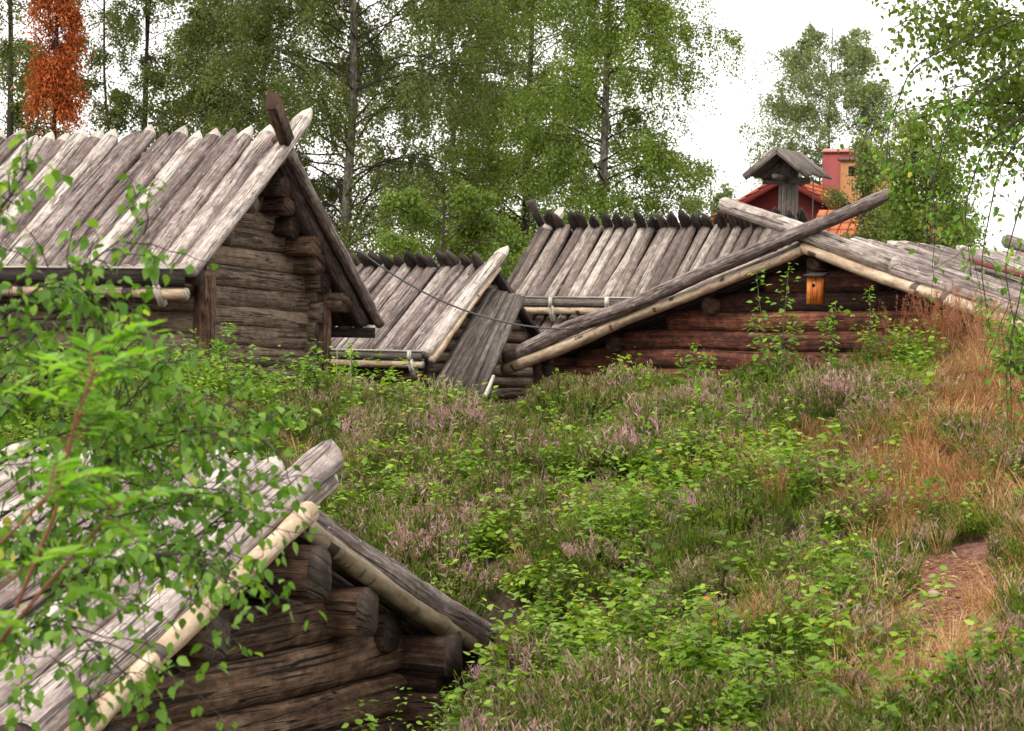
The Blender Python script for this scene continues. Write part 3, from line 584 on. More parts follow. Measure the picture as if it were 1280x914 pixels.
gutter(bm_, (-2.75, -1.44, zg2), (-.02, -1.44, zg2), (0, -1, 0), [M['plank'], M['cut_pale']], h=.09, d=.10, hooks=(.42, .95))
for f in (-1.55, -1.36, -1.18, -.98):
    mb = MB(); tube(mb, [(f, -1.6, zg2 + .05), (f, -1.6, 0)], .006, .006, 5); mb.build('hanging_wire', M['wire'], bm_)

# --- steep plank roof between shed and house --------------------------------------------------
ct = [at(612, 362, 29.0), at(655, 372, 28.6), at(537, 489, 27.6), at(603, 496, 27.2)]
base = (ct[2] + ct[3]) / 2; lt_ = empty('lean_to', (base[0], base[1], -.6), 0, 'steep brown plank lean-to roof squeezed between shed and long roofed house', 'shed roof')
mb = MB(); nrm = np.cross(ct[3] - ct[2], ct[0] - ct[2]); nrm /= np.linalg.norm(nrm); nrm = nrm if nrm[2] > 0 else -nrm; o_ = np.array([base[0], base[1], -.6])
for k in range(8):
    f = (k + .5) / 8; b0 = ct[2] + (ct[3] - ct[2]) * f - o_; b1 = ct[0] + (ct[1] - ct[0]) * f - o_
    box(mb, b0 + nrm * rng.uniform(-.012, .012), b1 + nrm * rng.uniform(-.01, .01), .098, .03, nrm, jit=.004)
mb.build('plank_roof', M['plank'], lt_)
mb = MB(); box(mb, ct[2] - o_ - nrm * .05, ct[3] - o_ - nrm * .05, .05, .06, UP, rnd=.8); mb.build('eave_board', M['plank'], lt_)
for f in (.1, .9):
    mb = MB(); q = ct[2] + (ct[3] - ct[2]) * f - o_; box(mb, (q[0], q[1] + .05, 0), (q[0], q[1] + .05, q[2] - .06), .1, .1, (0, 1, 0)); mb.build('support_post', M['wall_dark'], lt_)
mb = MB(); e = (ct[3] + (ct[1] - ct[3]) * .0) - o_; f_ = ct[3] + (ct[1] - ct[3]) * .2 - o_
log(mb, e + nrm * .0 + np.array([.03, 0, 0]), f_ + np.array([.03, 0, 0]), .03, .02, bumps=5, rough=.3, rnd=.9); mb.build('torn_edge', [M['cut_pale'], M['cut_pale']], lt_, smooth=True)
# --- little roof on a post (bell post) -------------------------------------------------------
p = at(986, 225, 31.5); bp_ = empty('bell_post', (p[0], p[1], -.55), R(-28), 'small grey shingled roof on a wooden post rising behind the right roof', 'bell post')
zp = p[2] + .55
mb = MB(); box(mb, (0, 0, 0), (0, 0, zp + .25), .2, .2, (0, 1, 0), rnd=.7); mb.build('post', M['plank'], bp_)
mb = MB(); box(mb, (-.32, -.08, zp - .02), (.32, -.08, zp - .02), .07, .08, UP); box(mb, (0, -.5, zp + .0), (0, .5, zp + .0), .07, .07, UP); mb.build('crossbeam', M['plank'], bp_)
mb = MB()
for s_ in (-1, 1):
    nn = np.array([s_ * .75, 0, 1]) / 1.25
    for k in range(6):
        v = -.36 + k * .145; box(mb, np.array([s_ * .43, v, zp + .36 - .43 * .75]) + nn * rng.uniform(0, .01), np.array([0, v, zp + .37]) + nn * .01, .14, .03, nn, rnd=rng.uniform(.5, 1))
    box(mb, np.array([s_ * .45, -.44, zp + .36 - .45 * .75 - .02]), np.array([0, -.44, zp + .36]), .03, .09, nn, rnd=.95)
mb.build('post_roof', M['plank'], bp_)
mb = MB(); tube(mb, [(.42, -.2, zp + .02), (.42, -.2, zp - .6)], .008, .008); mb.build('bell_rope', M['cable'], bp_)

# --- red house and chimneys far behind -------------------------------------------------------
p = at(985, 226, 60); rh = empty('red_house', (p[0], p[1], -.55), R(-25), 'dark red house with orange tiled roof half hidden behind trees', 'house')
zr = p[2] + .55
mb = MB(); Ws = 2.6; tt = .55
mb.add([(-Ws, 0, 0), (Ws, 0, 0), (Ws, 0, zr - Ws * tt), (0, 0, zr), (-Ws, 0, zr - Ws * tt), (-Ws, 7, 0), (Ws, 7, 0), (Ws, 7, zr - Ws * tt), (0, 7, zr), (-Ws, 7, zr - Ws * tt)], [[0, 1, 2, 3, 4]]); mb.add([(-Ws, 0, 0), (-Ws, 7, 0), (-Ws, 7, zr - Ws * tt), (-Ws, 0, zr - Ws * tt), (Ws, 0, 0), (Ws, 7, 0), (Ws, 7, zr - Ws * tt), (Ws, 0, zr - Ws * tt)], [[0, 3, 2, 1], [4, 5, 6, 7]])
mb.build('wall', M['redpaint'], rh)
for s_ in (-1, 1):
    mb = MB(); nn = np.array([s_ * tt, 0, 1]) / np.hypot(1, tt); k = 0; v = -.3
    while v < 7.2:
        for q in range(9):
            a0, a1 = 2.95 * (q + 1) / 9, 2.95 * q / 9 - .02; box(mb, np.array([s_ * a0, v, zr + .1 - a0 * tt]) + nn * .03, np.array([s_ * max(a1, 0), v, zr + .1 - max(a1, 0) * tt]), .2, .04, nn)
        v += .23
    mb.build('tiled_roof', M['tile'], rh)
    mb = MB(); box(mb, np.array([s_ * 3.0, -.36, zr + .02 - 3.0 * tt]), np.array([0, -.36, zr + .06]), .04, .2, nn, rnd=.9); mb.build('bargeboard', M['redpaint'], rh)
mb = MB(); q = at(1048, 226, 60) - p; 
mbp = (np.array([math.cos(R(25)) * q[0] - math.sin(R(25)) * q[1], math.sin(R(25)) * q[0] + math.cos(R(25)) * q[1]]))
ch = empty('chimney', tuple(at(1048, 290, 62) * [1, 1, 0] + [0, 0, -.55]), R(-20), 'square red metal chimney stack with pale cap behind the trees', 'chimney')
zc = at(1048, 192, 62)[2] + .55
mb = MB(); box(mb, (0, 0, 0), (0, 0, zc), .75, .75, (0, 1, 0)); mb.build('stack', M['redmetal'], ch)
mb = MB(); box(mb, (0, 0, zc), (0, 0, zc + .1), .86, .86, (0, 1, 0), taper=.8); mb.build('cap', M['pinkmetal'], ch)
yt = empty('ochre_tower', tuple(at(1084, 290, 61) * [1, 1, 0] + [0, 0, -.55]), R(-20), 'ochre brick tower with a row of small dark openings under its flat top', 'tower')
zc = at(1088, 203, 61)[2] + .55
mb = MB(); box(mb, (0, 0, 0), (0, 0, zc), 1.25, .9, (0, 1, 0)); mb.build('tower_wall', M['ochre'], yt)
mb = MB(); box(mb, (0, 0, zc), (0, 0, zc + .07), 1.4, 1.0, (0, 1, 0)); mb.build('flat_top', M['plank'], yt)
for x in (-.32, .05, .42):
    mb = MB(); box(mb, (x, -.452, zc - .38), (x, -.452, zc - .14), .2, .02, (0, 1, 0)); mb.build('window', M['darkhole'], yt)
# long tiled roof seen low through the trees
lr = empty('tiled_outbuilding', tuple(at(1110, 300, 58) * [1, 1, 0] + [0, 0, -.55]), R(-20), 'low outbuilding with orange tiles glimpsed between the trees above the right roof', 'building')
z1, z0_ = at(1100, 262, 58)[2] + .55, at(1100, 300, 58)[2] + .55
mb = MB()
for k in range(15):
    u_ = -1.6 + k * .23
    for q in range(4): box(mb, (u_, -1.2 + q * .3, z0_ + (z1 - z0_) * q / 4), (u_, -1.2 + (q + 1) * .3, z0_ + (z1 - z0_) * (q + 1) / 4 - .02), .2, .04, UP)
mb.build('tiled_roof', M['tile'], lr)
mb = MB(); box(mb, (0, 0.3, 0), (0, .3, z0_), 3.2, 1.4, (0, 1, 0)); mb.build('wall', M['redpaint'], lr)

# --- cable ------------------------------------------------------------------------------------
pts = [at(436, 312, 25.3), at(452, 316, 25.3)]
a, b = at(452, 316, 25.3), at(712, 411, 25.6)
for s_ in np.linspace(0, 1, 24)[1:]:
    q = a + (b - a) * s_; q = q - UP * .21 * 4 * s_ * (1 - s_); pts.append(q)
mb = MB(); tube(mb, pts, .010, .010, 6)
tag(mb.build('cable', M['cable']), 'thin grey cable sagging from the upper left gable across the shed roof', 'cable')

# ------------------------------------------------------------------ trees
def tree(name, label, base, H, rad, leafm, nleaf, lsize, r0=.16, crown0=.15, lean=(0, 0), droop=.9, limbs=30, gap=.42, seed=1, trunkm=None, top=None, cat='birch tree', shape=None, stems=1, group=None, density_mask=3.0, zmax=None, leaft=LEAF1, zmin=None, twig=1.0):
    r = np.random.default_rng(seed); root = empty(name, tuple(base), 0, label, cat, group)
    tr = MB(); br_ = MB(); anchors = []; adir = []
    for st in range(stems):
        ln = np.array(lean) + (r.uniform(-.16, .16, 2) if st else 0)
        zz = np.linspace(0, H, 16); wob = (vn(np.stack([zz * .35, zz * 0 + seed, zz * 0 + st * 5], -1), 3) - .5) * .5
        path = np.stack([ln[0] * zz + wob * .6 * (zz / H), ln[1] * zz + wob * .4 * (zz / H), zz], -1); path -= path[0]
        tube(tr, path, r0 / (1 + .35 * st), .015, 9, 0, .4 + .1 * st)
        for k in range(limbs // stems):
            h = H * (crown0 + (.97 - crown0) * (k + r.random()) / (limbs // stems)); f = h / H
            prof = shape(f) if shape else (np.sin(np.pi * np.clip((f - crown0) / (1 - crown0) * .85 + .12, 0, 1)) ** .6)
            L = rad * prof * r.uniform(.75, 1.15); az = r.uniform(0, 2 * np.pi); p0 = np.array([np.interp(h, zz, path[:, q]) for q in range(3)])
            el = R(r.uniform(25, 60)); s = np.linspace(0, 1, 9)
            hor = s * L * (1 - .12 * s); ver = L * (np.sin(el) * s * .9 - droop * .55 * s ** 2.2)
            P = p0 + np.stack([np.cos(az) * hor, np.sin(az) * hor, ver], -1) + np.cumsum(r.normal(0, .018 * L, (9, 3)), 0)
            rr = max(.010, r0 * .24 * (1 - f * .7)); tube(br_, P, rr, .004, 5, 0, r.random())
            for m in range(r.integers(5, 9)):
                s0 = r.uniform(.25, 1); q0 = np.array([np.interp(s0, s, P[:, i]) for i in range(3)]); L2 = L * r.uniform(.2, .42); a2 = az + r.uniform(-1.3, 1.3)
                s2 = np.linspace(0, 1, 5); Q = q0 + np.stack([np.cos(a2) * s2 * L2, np.sin(a2) * s2 * L2, L2 * (.45 * s2 - droop * .7 * s2 ** 2)], -1)
                tube(br_, Q, rr * .35, .004, 3, 0, r.random()); tt_ = r.uniform(.1, 1, 10)
                anchors.append(np.stack([np.interp(tt_, s2, Q[:, i]) for i in range(3)], -1)); adir.append(np.tile([np.cos(a2), np.sin(a2), 0], (10, 1)))
            tt_ = r.uniform(.35, 1, 8); anchors.append(np.stack([np.interp(tt_, s, P[:, i]) for i in range(3)], -1)); adir.append(np.tile([np.cos(az), np.sin(az), 0], (8, 1)))
    A = np.concatenate(anchors); D = np.concatenate(adir)
    keep = vn(A * density_mask * .5 + seed, 9) > gap * .9; A = A[keep]; D = D[keep]
    if zmax is not None: k_ = A[:, 2] < zmax; A = A[k_]; D = D[k_]
    if zmin is not None: k_ = A[:, 2] > zmin; A = A[k_]; D = D[k_]
    n = nleaf; ix = r.integers(0, len(A), n); tw = r.uniform(.15, 1., len(A)) ** 1.3 * (.4 + droop * 1.1) * twig; bend = r.normal(0, .25, (len(A), 3))
    s = r.random(n) ** .8; pos = A[ix] + (D[ix] * .35 + bend[ix] * .5) * (s * np.minimum(tw[ix], .7))[:, None] + np.stack([0 * s, 0 * s, -droop * s ** 1.2 * tw[ix] * 1.0], -1) + r.normal(0, .045 + .03 * (1 - droop), (n, 3))
    yv = r.normal(0, 1, (n, 3)); yv[:, 2] -= .9; Rm = frames(yv, r, 2.2); 
    ctone = vn(pos * 1.3 + seed * 3, 4); rn = np.clip(.25 + .45 * ctone + r.normal(0, .16, n), 0, 1)
    lv = MB(); inst(lv, leaft, pos, Rm, lsize * r.uniform(.7, 1.25, n), rn)
    tr.build('trunk', trunkm or M['trunk'], root, smooth=True); br_.build('limbs', M['limb'], root, smooth=True); lv.build('crown', leafm, root)
    return root
def tbase(px, d, z=-.55): q = at(px, 474, d); return (q[0], q[1], z)
ZM = 10.5
BT = 'birch_tree'
tree(BT, 'tall dense dark olive birch right of the crossed gable boards', tbase(428, 46), 13, 3.4, M['birch_leaf_dark'], 170000, .055, r0=.13, limbs=110, gap=.27, seed=3, zmax=ZM, crown0=.03)
tree(BT, 'fresh green weeping birch with white trunk behind the long roofed house', tbase(748, 44), 12.5, 2.1, M['birch_leaf'], 130000, .053, r0=.11, limbs=100, gap=.28, seed=5, zmax=ZM, crown0=.06)
tree(BT, 'airy multi stemmed birch showing sky behind the left roof', tbase(172, 48), 11, 2.0, M['birch_leaf_dark'], 76000, .056, r0=.07, limbs=60, gap=.42, seed=8, stems=3, zmax=ZM, crown0=.25, droop=.6, trunkm=M['limb'])
tree(BT, 'slender leaning birch between the airy birch and the crossed boards', tbase(225, 47), 11, 1.6, M['birch_leaf_dark'], 36000, .058, r0=.04, limbs=36, gap=.45, seed=12, lean=(.2, 0), zmax=ZM, crown0=.45, trunkm=M['limb'])
tree(BT, 'dark trunked birch at the far left edge behind the rust coloured tree', tbase(2, 45), 12, 1.7, M['birch_leaf_dark'], 42000, .06, r0=.09, limbs=50, gap=.45, seed=14, zmax=ZM, crown0=.12, trunkm=M['limb'])
tree(BT, 'mid green birch with dark trunk left of the saw toothed ridge', tbase(655, 50), 11.5, 2.4, M['birch_leaf'], 90000, .06, r0=.13, limbs=80, gap=.33, seed=17, zmax=ZM, crown0=.03, trunkm=M['limb'])
tree(BT, 'bluish green birch filling the gap between the dark and the fresh green birch', tbase(560, 56), 10.6, 2.5, M['birch_leaf_dark'], 80000, .074, r0=.10, limbs=90, gap=.28, seed=19, zmax=11.5, crown0=.02)
tree(BT, 'far birch of loose dark leaves behind the upper left gable', tbase(320, 60), 13.5, 3.0, M['birch_leaf_dark'], 70000, .078, r0=.10, limbs=90, gap=.30, seed=23, zmax=12.5, crown0=.04)
tree('deciduous_tree', 'pale grey green tree standing far behind the bell post', tbase(1035, 75), 11.8, 2.7, M['birch_leaf_pale'], 75000, .08, r0=.10, limbs=110, gap=.30, seed=30, crown0=.2, droop=.55, twig=1.5, cat='tree', lean=(-.01, 0))
tree('deciduous_tree', 'small pale tree far off above the saw toothed ridge', tbase(885, 88), 8.0, 1.5, M['birch_leaf_pale'], 20000, .09, r0=.1, limbs=36, gap=.33, seed=31, crown0=.25, droop=.3, cat='tree')
tree('deciduous_tree', 'green leafy tree hiding the tiled roofs at right', tbase(1150, 42), 4.5, 1.0, M['birch_leaf'], 20000, .06, r0=.06, limbs=36, gap=.33, seed=37, crown0=.35, droop=.3, cat='tree', zmin=1.9)
tree('juniper', 'narrow dull green bushy tree in front of the red chimney', tbase(1068, 40), 4.7, .75, M['birch_leaf_dark'], 16000, .05, r0=.05, limbs=44, gap=.2, seed=41, crown0=.15, droop=.1, cat='tree', trunkm=M['limb'], shape=lambda f: 1.1 - .8 * f)
tree('rowan_tree', 'low bright green tree behind the ridge of the middle shed', tbase(545, 37), 3.3, 1.1, M['birch_leaf'], 22000, .055, r0=.04, limbs=26, gap=.36, seed=43, crown0=.3, droop=.3, cat='tree', trunkm=M['limb'])
tree('rowan_tree', 'bright green bush low behind the gap between shed and long roof', tbase(618, 40), 3.0, 1.0, M['birch_leaf'], 16000, .055, r0=.04, limbs=30, gap=.2, seed=47, crown0=.2, droop=.3, cat='tree', trunkm=M['limb'])
tree('dead_conifer', 'dead rust orange conifer rising above the left roof', tbase(62, 34), 7.6, .27, M['rust'], 26000, .065, r0=.05, limbs=100, gap=.33, seed=53, crown0=.35, droop=1.0, cat='conifer', trunkm=M['limb'], shape=lambda f: 1.0, leaft=LEAFL, twig=.45)
nearb = tree(BT, 'near birch whose hanging leafy twigs fill the upper right corner', tbase(1330, 17, -.2), 6.4, 1.75, M['birch_leaf'], 52000, .044, r0=.07, limbs=110, gap=.44, seed=61, crown0=.3, droop=.7, leaft=LEAF2, density_mask=5, zmin=1.95, twig=.6)
tree(BT, 'small birch top showing between the hanging twigs and the bell post', tbase(1165, 30), 3.9, .55, M['birch_leaf'], 12000, .05, r0=.012, limbs=40, gap=.3, seed=67, crown0=.45, droop=.4, zmin=1.7, twig=.7)
# a far wood behind everything on the left
r = np.random.default_rng(71); mb = MB(); n = 60000; x = r.uniform(-26, 6, n); y = 95 + r.normal(0, 3, n); hh = 3.5 + 3.5 * vn(np.stack([x * .35, y * 0, y * 0], -1), 8); z = hh * r.random(n) ** .8 - .5; P = np.stack([x, y, z], -1)
k_ = vn(P * .8, 12) > .33; P = P[k_]; yv = r.normal(0, 1, P.shape); inst(mb, LEAF1, P, frames(yv, r, 2), r.uniform(.12, .26, len(P)), np.clip(.3 + .4 * vn(P * .9, 14) + r.normal(0, .15, len(P)), 0, 1))
tag(mb.build('distant_wood', M['birch_leaf']), 'far off wood closing the view behind the birches', None, None, 'stuff')

# ------------------------------------------------------------------ heath
def to_zone(P): return to_px(P)
def zone(px, py, blobs):
    w_ = np.zeros(len(px))
    for cx, cy, rx, ry, s in blobs: w_ = np.maximum(w_, s * np.exp(-(((px - cx) / rx) ** 2 + ((py - cy) / ry) ** 2) ** 1.5))
    return w_
DRY = [(1240, 520, 120, 150, 1), (1190, 440, 60, 40, .9), (1170, 620, 110, 70, 1), (1200, 820, 70, 90, .9), (1010, 800, 90, 50, .35), (1140, 700, 60, 50, .8), (945, 600, 55, 28, .6), (1000, 860, 60, 60, .35), (1290, 700, 60, 60, .6), (1110, 770, 45, 70, .6), (1262, 790, 35, 70, .75), (1050, 560, 60, 50, .4), (1180, 800, 90, 90, .5), (1120, 860, 60, 60, .4)]
BARE = [(1195, 725, 85, 42, 1.35), (1192, 785, 75, 55, 1.1), (1170, 850, 30, 40, .6), (1140, 640, 30, 30, .5), (1230, 560, 30, 20, .5), (660, 880, 20, 18, .8)]
LEAFY = [(640, 740, 110, 90, 1), (720, 690, 90, 60, .8), (700, 830, 110, 60, .9), (890, 880, 100, 50, 1), (1040, 780, 50, 70, .7), (1225, 890, 80, 40, .9), (620, 640, 40, 40, .6), (850, 620, 60, 60, .5), (1150, 500, 40, 40, .6), (440, 520, 70, 30, .6), (1100, 450, 50, 20, .5), (60, 500, 220, 90, 1.3), (300, 500, 150, 40, 1.2), (440, 500, 60, 25, .8), (960, 640, 60, 40, .6), (560, 900, 60, 40, .8), (470, 640, 50, 40, .5), (780, 470, 80, 20, .4)]
PINKZ = [(575, 690, 60, 40, 1), (540, 720, 50, 30, .9), (930, 715, 30, 22, .9), (860, 780, 30, 22, 1), (500, 575, 30, 15, .7), (610, 585, 12, 12, .8), (860, 800, 20, 20, .8), (690, 610, 20, 15, .3)]
def scatter(n, dmin=8, dmax=18.2, pad=1.15, seed=0):
    r = np.random.default_rng(seed); k = int(n * .55)      # the second, thinner lot lies on either side of what the photograph shows
    y = np.sqrt(r.uniform(dmin ** 2, dmax ** 2, n)); x = r.uniform(-1, 1, n) * y * .2134 * pad
    y2 = np.sqrt(r.uniform(25., dmax ** 2, k)); x2 = r.uniform(pad, 2.6, k) * np.where(r.random(k) < .5, -1, 1) * y2 * .2134
    x = np.concatenate([x, x2]); y = np.concatenate([y, y2]); return np.stack([x, y, terrain(x, y)], -1), r
UA, UB = R(66.8), A_F
def not_hut(P):
    dx = P[:, 0] - A_F[0]; dy = P[:, 1] - A_F[1]; u = dx * math.cos(UA) + dy * math.sin(UA); v = -dx * math.sin(UA) + dy * math.cos(UA)
    return ~((u > -2.2) & (u < 1.95) & (v > -.3) & (v < 3.5)) & ~((u > 1.9) & (u < 2.3) & (v > -.45) & (v < .15))
def heather_tuft(r, ns, h, spread, lean=.5, side=7):
    """sprigs fanning out of one root: list of (verts, faces stem/leaf, faces tip)"""
    V = []; F0 = []; F1 = []
    for k in range(ns):
        a = r.uniform(0, 2 * np.pi); rad = spread * np.sqrt(r.random()); L = h * r.uniform(.6, 1.1) * (1 - .3 * rad / spread); out = np.array([np.cos(a), np.sin(a), 0]); le = lean * rad / spread + r.normal(0, .12)
        d = np.array([out[0] * le + r.normal(0, .1), out[1] * le + r.normal(0, .1), 1]); d /= np.linalg.norm(d); p = out * rad * .55; wv = np.cross(d, r.normal(0, 1, 3)); wv /= np.linalg.norm(wv)
        split = r.uniform(.45, .75); b = len(V); w0 = .0024
        for f, ww in ((0, .6), (split, 1), (1, .35)):
            q = p + d * L * f + out * (f * f * le * .15 * L); V += [q - wv * w0 * ww, q + wv * w0 * ww]
        F0.append([b, b + 1, b + 3, b + 2]); F1.append([b + 2, b + 3, b + 5, b + 4])
        for m in range(side):
            f = r.uniform(.25, 1.0); q = p + d * L * f; sd_ = r.normal(0, 1, 3); sd_[2] = abs(sd_[2]) + .8; sd_ /= np.linalg.norm(sd_); l2 = r.uniform(.012, .032); w2 = np.cross(sd_, r.normal(0, 1, 3)); w2 /= np.linalg.norm(w2)
            b = len(V); V += [q - w2 * .0016, q + w2 * .0016, q + sd_ * l2 * .6 + w2 * .0028, q + sd_ * l2 - w2 * .0008]
            (F1 if f > split else F0).append([b, b + 1, b + 2, b + 3])
    return (np.array(V), [np.array(F0), np.array(F1)])
protos = []
for k in range(7):
    r = np.random.default_rng(100 + k); protos.append(heather_tuft(r, 46, .19, .13, .5, 12))
P, r = scatter(7500, seed=1); px, py = to_px(P)
wd = zone(px, py, DRY); wb = zone(px, py, BARE); wl = zone(px, py, LEAFY); wp = zone(px, py, PINKZ)
clump = vn(P * [1.8, 1.8, 0] + 4, 31)
keep = not_hut(P) & (r.random(len(P)) > np.maximum(wd * .93, wb * 1.2 * (.55 + .9 * vn(P * [5, 5, 0] + 2, 77)))) & (r.random(len(P)) > wl * .45) & (r.random(len(P)) < .55 + clump * 1.0)
P = P[keep]; px = px[keep]; py = py[keep]; wp = wp[keep]; wd = wd[keep]; n = len(P)
print('heather tufts', n)
mb = MB(); typ = r.integers(0, 7, n); tone = vn(P * [2.2, 2.2, 0] + 9, 33); tone2 = vn(P * [2.3, 2.3, 0] + 19, 35)
for k in range(7):
    s = typ == k; m = s.sum(); az = r.uniform(0, 2 * np.pi, m); z = np.stack([r.normal(0, .15, m), r.normal(-.12, .15, m), np.ones(m)], -1); z /= np.linalg.norm(z, axis=1)[:, None]
    x = np.stack([np.cos(az), np.sin(az), 0 * az], -1); x -= z * (x * z).sum(1)[:, None]; x /= np.linalg.norm(x, axis=1)[:, None]; Rm = np.stack([x, np.cross(z, x), z], -1)
    big = (.55 + .8 * np.clip(tone2[s] * 1.5 - .3, 0, 1)) * r.uniform(.8, 1.35, m); big = big * np.where((py[s] > 840), 1.0, 1.0)
    pinkish = (r.random(m) < wp[s] * .28 + .10 * (tone[s] > .45))
    base_r = np.clip(.1 + .8 * tone[s] + r.normal(0, .12, m), 0, 1)
    V, Fs = protos[k]; nv = len(V); W = np.einsum('nij,kj->nki', Rm, V) * big[:, None, None] + P[s][:, None]
    b0 = mb.n; F0, F1 = Fs; off = (np.arange(m) * nv)[:, None, None]
    tipfrac = r.random(m) < np.clip(.56 + .5 * (tone2[s] - .5) + wd[s] * .3, 0, 1)
    rnd0 = np.clip(np.repeat(base_r, len(F0)) + r.normal(0, .13, m * len(F0)), 0, 1)
    mb.add(W, (F0[None] + off).reshape(-1, 4), None, 0, rnd0)
    tm = np.where(pinkish, 2, np.where(tipfrac, 1, 0)); tm = np.repeat(tm, len(F1)); sw = r.random(len(tm)); tm = np.where((tm == 1) & (sw < .35), 0, tm)
    rnd1 = np.clip(np.repeat(.2 + .6 * r.random(m), len(F1)) + r.normal(0, .16, m * len(F1)), 0, 1)
    FF = (F1[None] + off).reshape(-1, 4); mb.G.append((FF + b0, np.zeros(FF.shape + (2,)), tm, rnd1))
tag(mb.build('heather', [M['heather'], M['heather_tip'], M['heather_pink']]), 'heather with spent pinkish brown tips covering the bank', None, None, 'stuff')

# blades of grass
def blade_tuft(r, nb, h, spread, w=.003, lean=.5, curl=.5, seeds=0):
    V = []; F = []; G = []
    for k in range(nb):
        a = r.uniform(0, 2 * np.pi); out = np.array([np.cos(a), np.sin(a), 0]); p = out * spread * r.random() * .5; L = h * r.uniform(.5, 1.1); le = lean * r.random(); wv = np.cross(out, [0, 0, 1]) ; b = len(V)
        for f, ww in ((0, 1), (.45, .9), (.8, .6), (1, .15)):
            q = p + out * L * (le * f + curl * f * f * .6) + UP * L * (f - curl * .45 * f ** 3); V += [q - wv * w * ww, q + wv * w * ww]
        for m in range(3): F.append([b + 2 * m, b + 2 * m + 1, b + 2 * m + 3, b + 2 * m + 2])
        for m in range(seeds):
            f = r.uniform(.72, 1.02); q = p + out * L * (le * f + curl * f * f * .6) + UP * L * (f - curl * .45 * f ** 3); sd_ = r.normal(0, 1, 3); sd_[2] = abs(sd_[2]); sd_ /= np.linalg.norm(sd_); b2 = len(V); l2 = r.uniform(.008, .03)
            V += [q, q + sd_ * l2 * .5 + wv * .0016, q + sd_ * l2, q + sd_ * l2 * .5 - wv * .0016]; G.append([b2, b2 + 1, b2 + 2, b2 + 3])
    return (np.array(V), [np.array(F)] + ([np.array(G)] if G else []))
def place_tufts(name, label, pr, P, r, smin, smax, mats, tone_s=2.0, tmat=None):
    mb = MB(); n = len(P); typ = r.integers(0, len(pr), n); tone = vn(P * [tone_s, tone_s, 0] + 3, 41)
    for k in range(len(pr)):
        s = typ == k; m = s.sum()
        if not m: continue
        az = r.uniform(0, 2 * np.pi, m); z = np.stack([r.normal(0, .12, m), r.normal(-.1, .12, m), np.ones(m)], -1); z /= np.linalg.norm(z, axis=1)[:, None]
        x = np.stack([np.cos(az), np.sin(az), 0 * az], -1); x -= z * (x * z).sum(1)[:, None]; x /= np.linalg.norm(x, axis=1)[:, None]; Rm = np.stack([x, np.cross(z, x), z], -1)
        V, Fs = pr[k]; nv = len(V); W = np.einsum('nij,kj->nki', Rm, V) * r.uniform(smin, smax, m)[:, None, None] + P[s][:, None]; off = (np.arange(m) * nv)[:, None, None]; b0 = mb.n
        for q, F in enumerate(Fs):
            rn = np.clip(np.repeat(.15 + .7 * tone[s], len(F)) + r.normal(0, .17, m * len(F)), 0, 1); FF = (F[None] + off).reshape(-1, 4)
            if q == 0: mb.add(W, FF, None, 0, rn)
            else: mb.G.append((FF + b0, np.zeros(FF.shape + (2,)), np.full(len(FF), q), rn))
    return tag(mb.build(name, mats), label, None, None, 'stuff')
r = np.random.default_rng(5); gp = [blade_tuft(np.random.default_rng(200 + k), 42, .26, .16, .0022, .45, .5, 5) for k in range(5)]
P, r = scatter(9000, seed=6); px, py = to_px(P); wd = zone(px, py, DRY); wb = zone(px, py, BARE)
keep = not_hut(P) & (r.random(len(P)) < wd * .95 + .02) & (r.random(len(P)) > wb * 1.1 * (.4 + .9 * vn(P * [4, 4, 0] + 2, 78))); P1 = P[keep]; print('dry', len(P1))
place_tufts('dry_grass', 'rust and straw coloured dry grass on the right of the bank', gp, P1, r, .5, 1.05, [M['straw'], M['seedhead']])
P, r = scatter(9000, seed=7); px, py = to_px(P); wz = zone(px, py, [(1195, 425, 75, 32, 1)]); P2 = P[(r.random(len(P)) < wz) ]
gp3 = [blade_tuft(np.random.default_rng(250 + k), 26, .5, .2, .0012, .3, .25, 40) for k in range(4)]
place_tufts('seeding_grass', 'tall fine reddish seeding grass on the crest below the right roof', gp3, P2[:240], r, .8, 1.15, [M['seedhead'], M['seedhead']])
gp2 = [blade_tuft(np.random.default_rng(230 + k), 40, .2, .12, .0022, .5, .3, 0) for k in range(4)]
P, r = scatter(5200, seed=8); px, py = to_px(P); g = zone(px, py, [(1170, 680, 60, 22, 1), (1100, 690, 40, 25, .7), (1240, 690, 50, 16, .9), (990, 640, 40, 40, .6), (1160, 480, 60, 50, .4)])
keep = not_hut(P) & (r.random(len(P)) < g + .16) & (r.random(len(P)) > zone(px, py, BARE) * 1.2); place_tufts('green_grass', 'yellow green grass tufts growing through the heather', gp2, P[keep], r, .6, 1.1, [M['grass']])
# litter on the worn patch
mb = MB(); q = ground_hit(rng.uniform(1110, 1268, 4200), rng.uniform(700, 900, 4200)); q[:, 2] += .008; n = len(q); yv = rng.normal(0, 1, (n, 3)); yv[:, 2] *= .15
inst(mb, (LEAFL[0] * [.45, 1, 1], LEAFL[1]), q, frames(yv), rng.uniform(.012, .05, n), rng.random(n)); tag(mb.build('litter', [M['straw']]), 'dry chips and stalks lying on the worn earth', None, None, 'stuff')

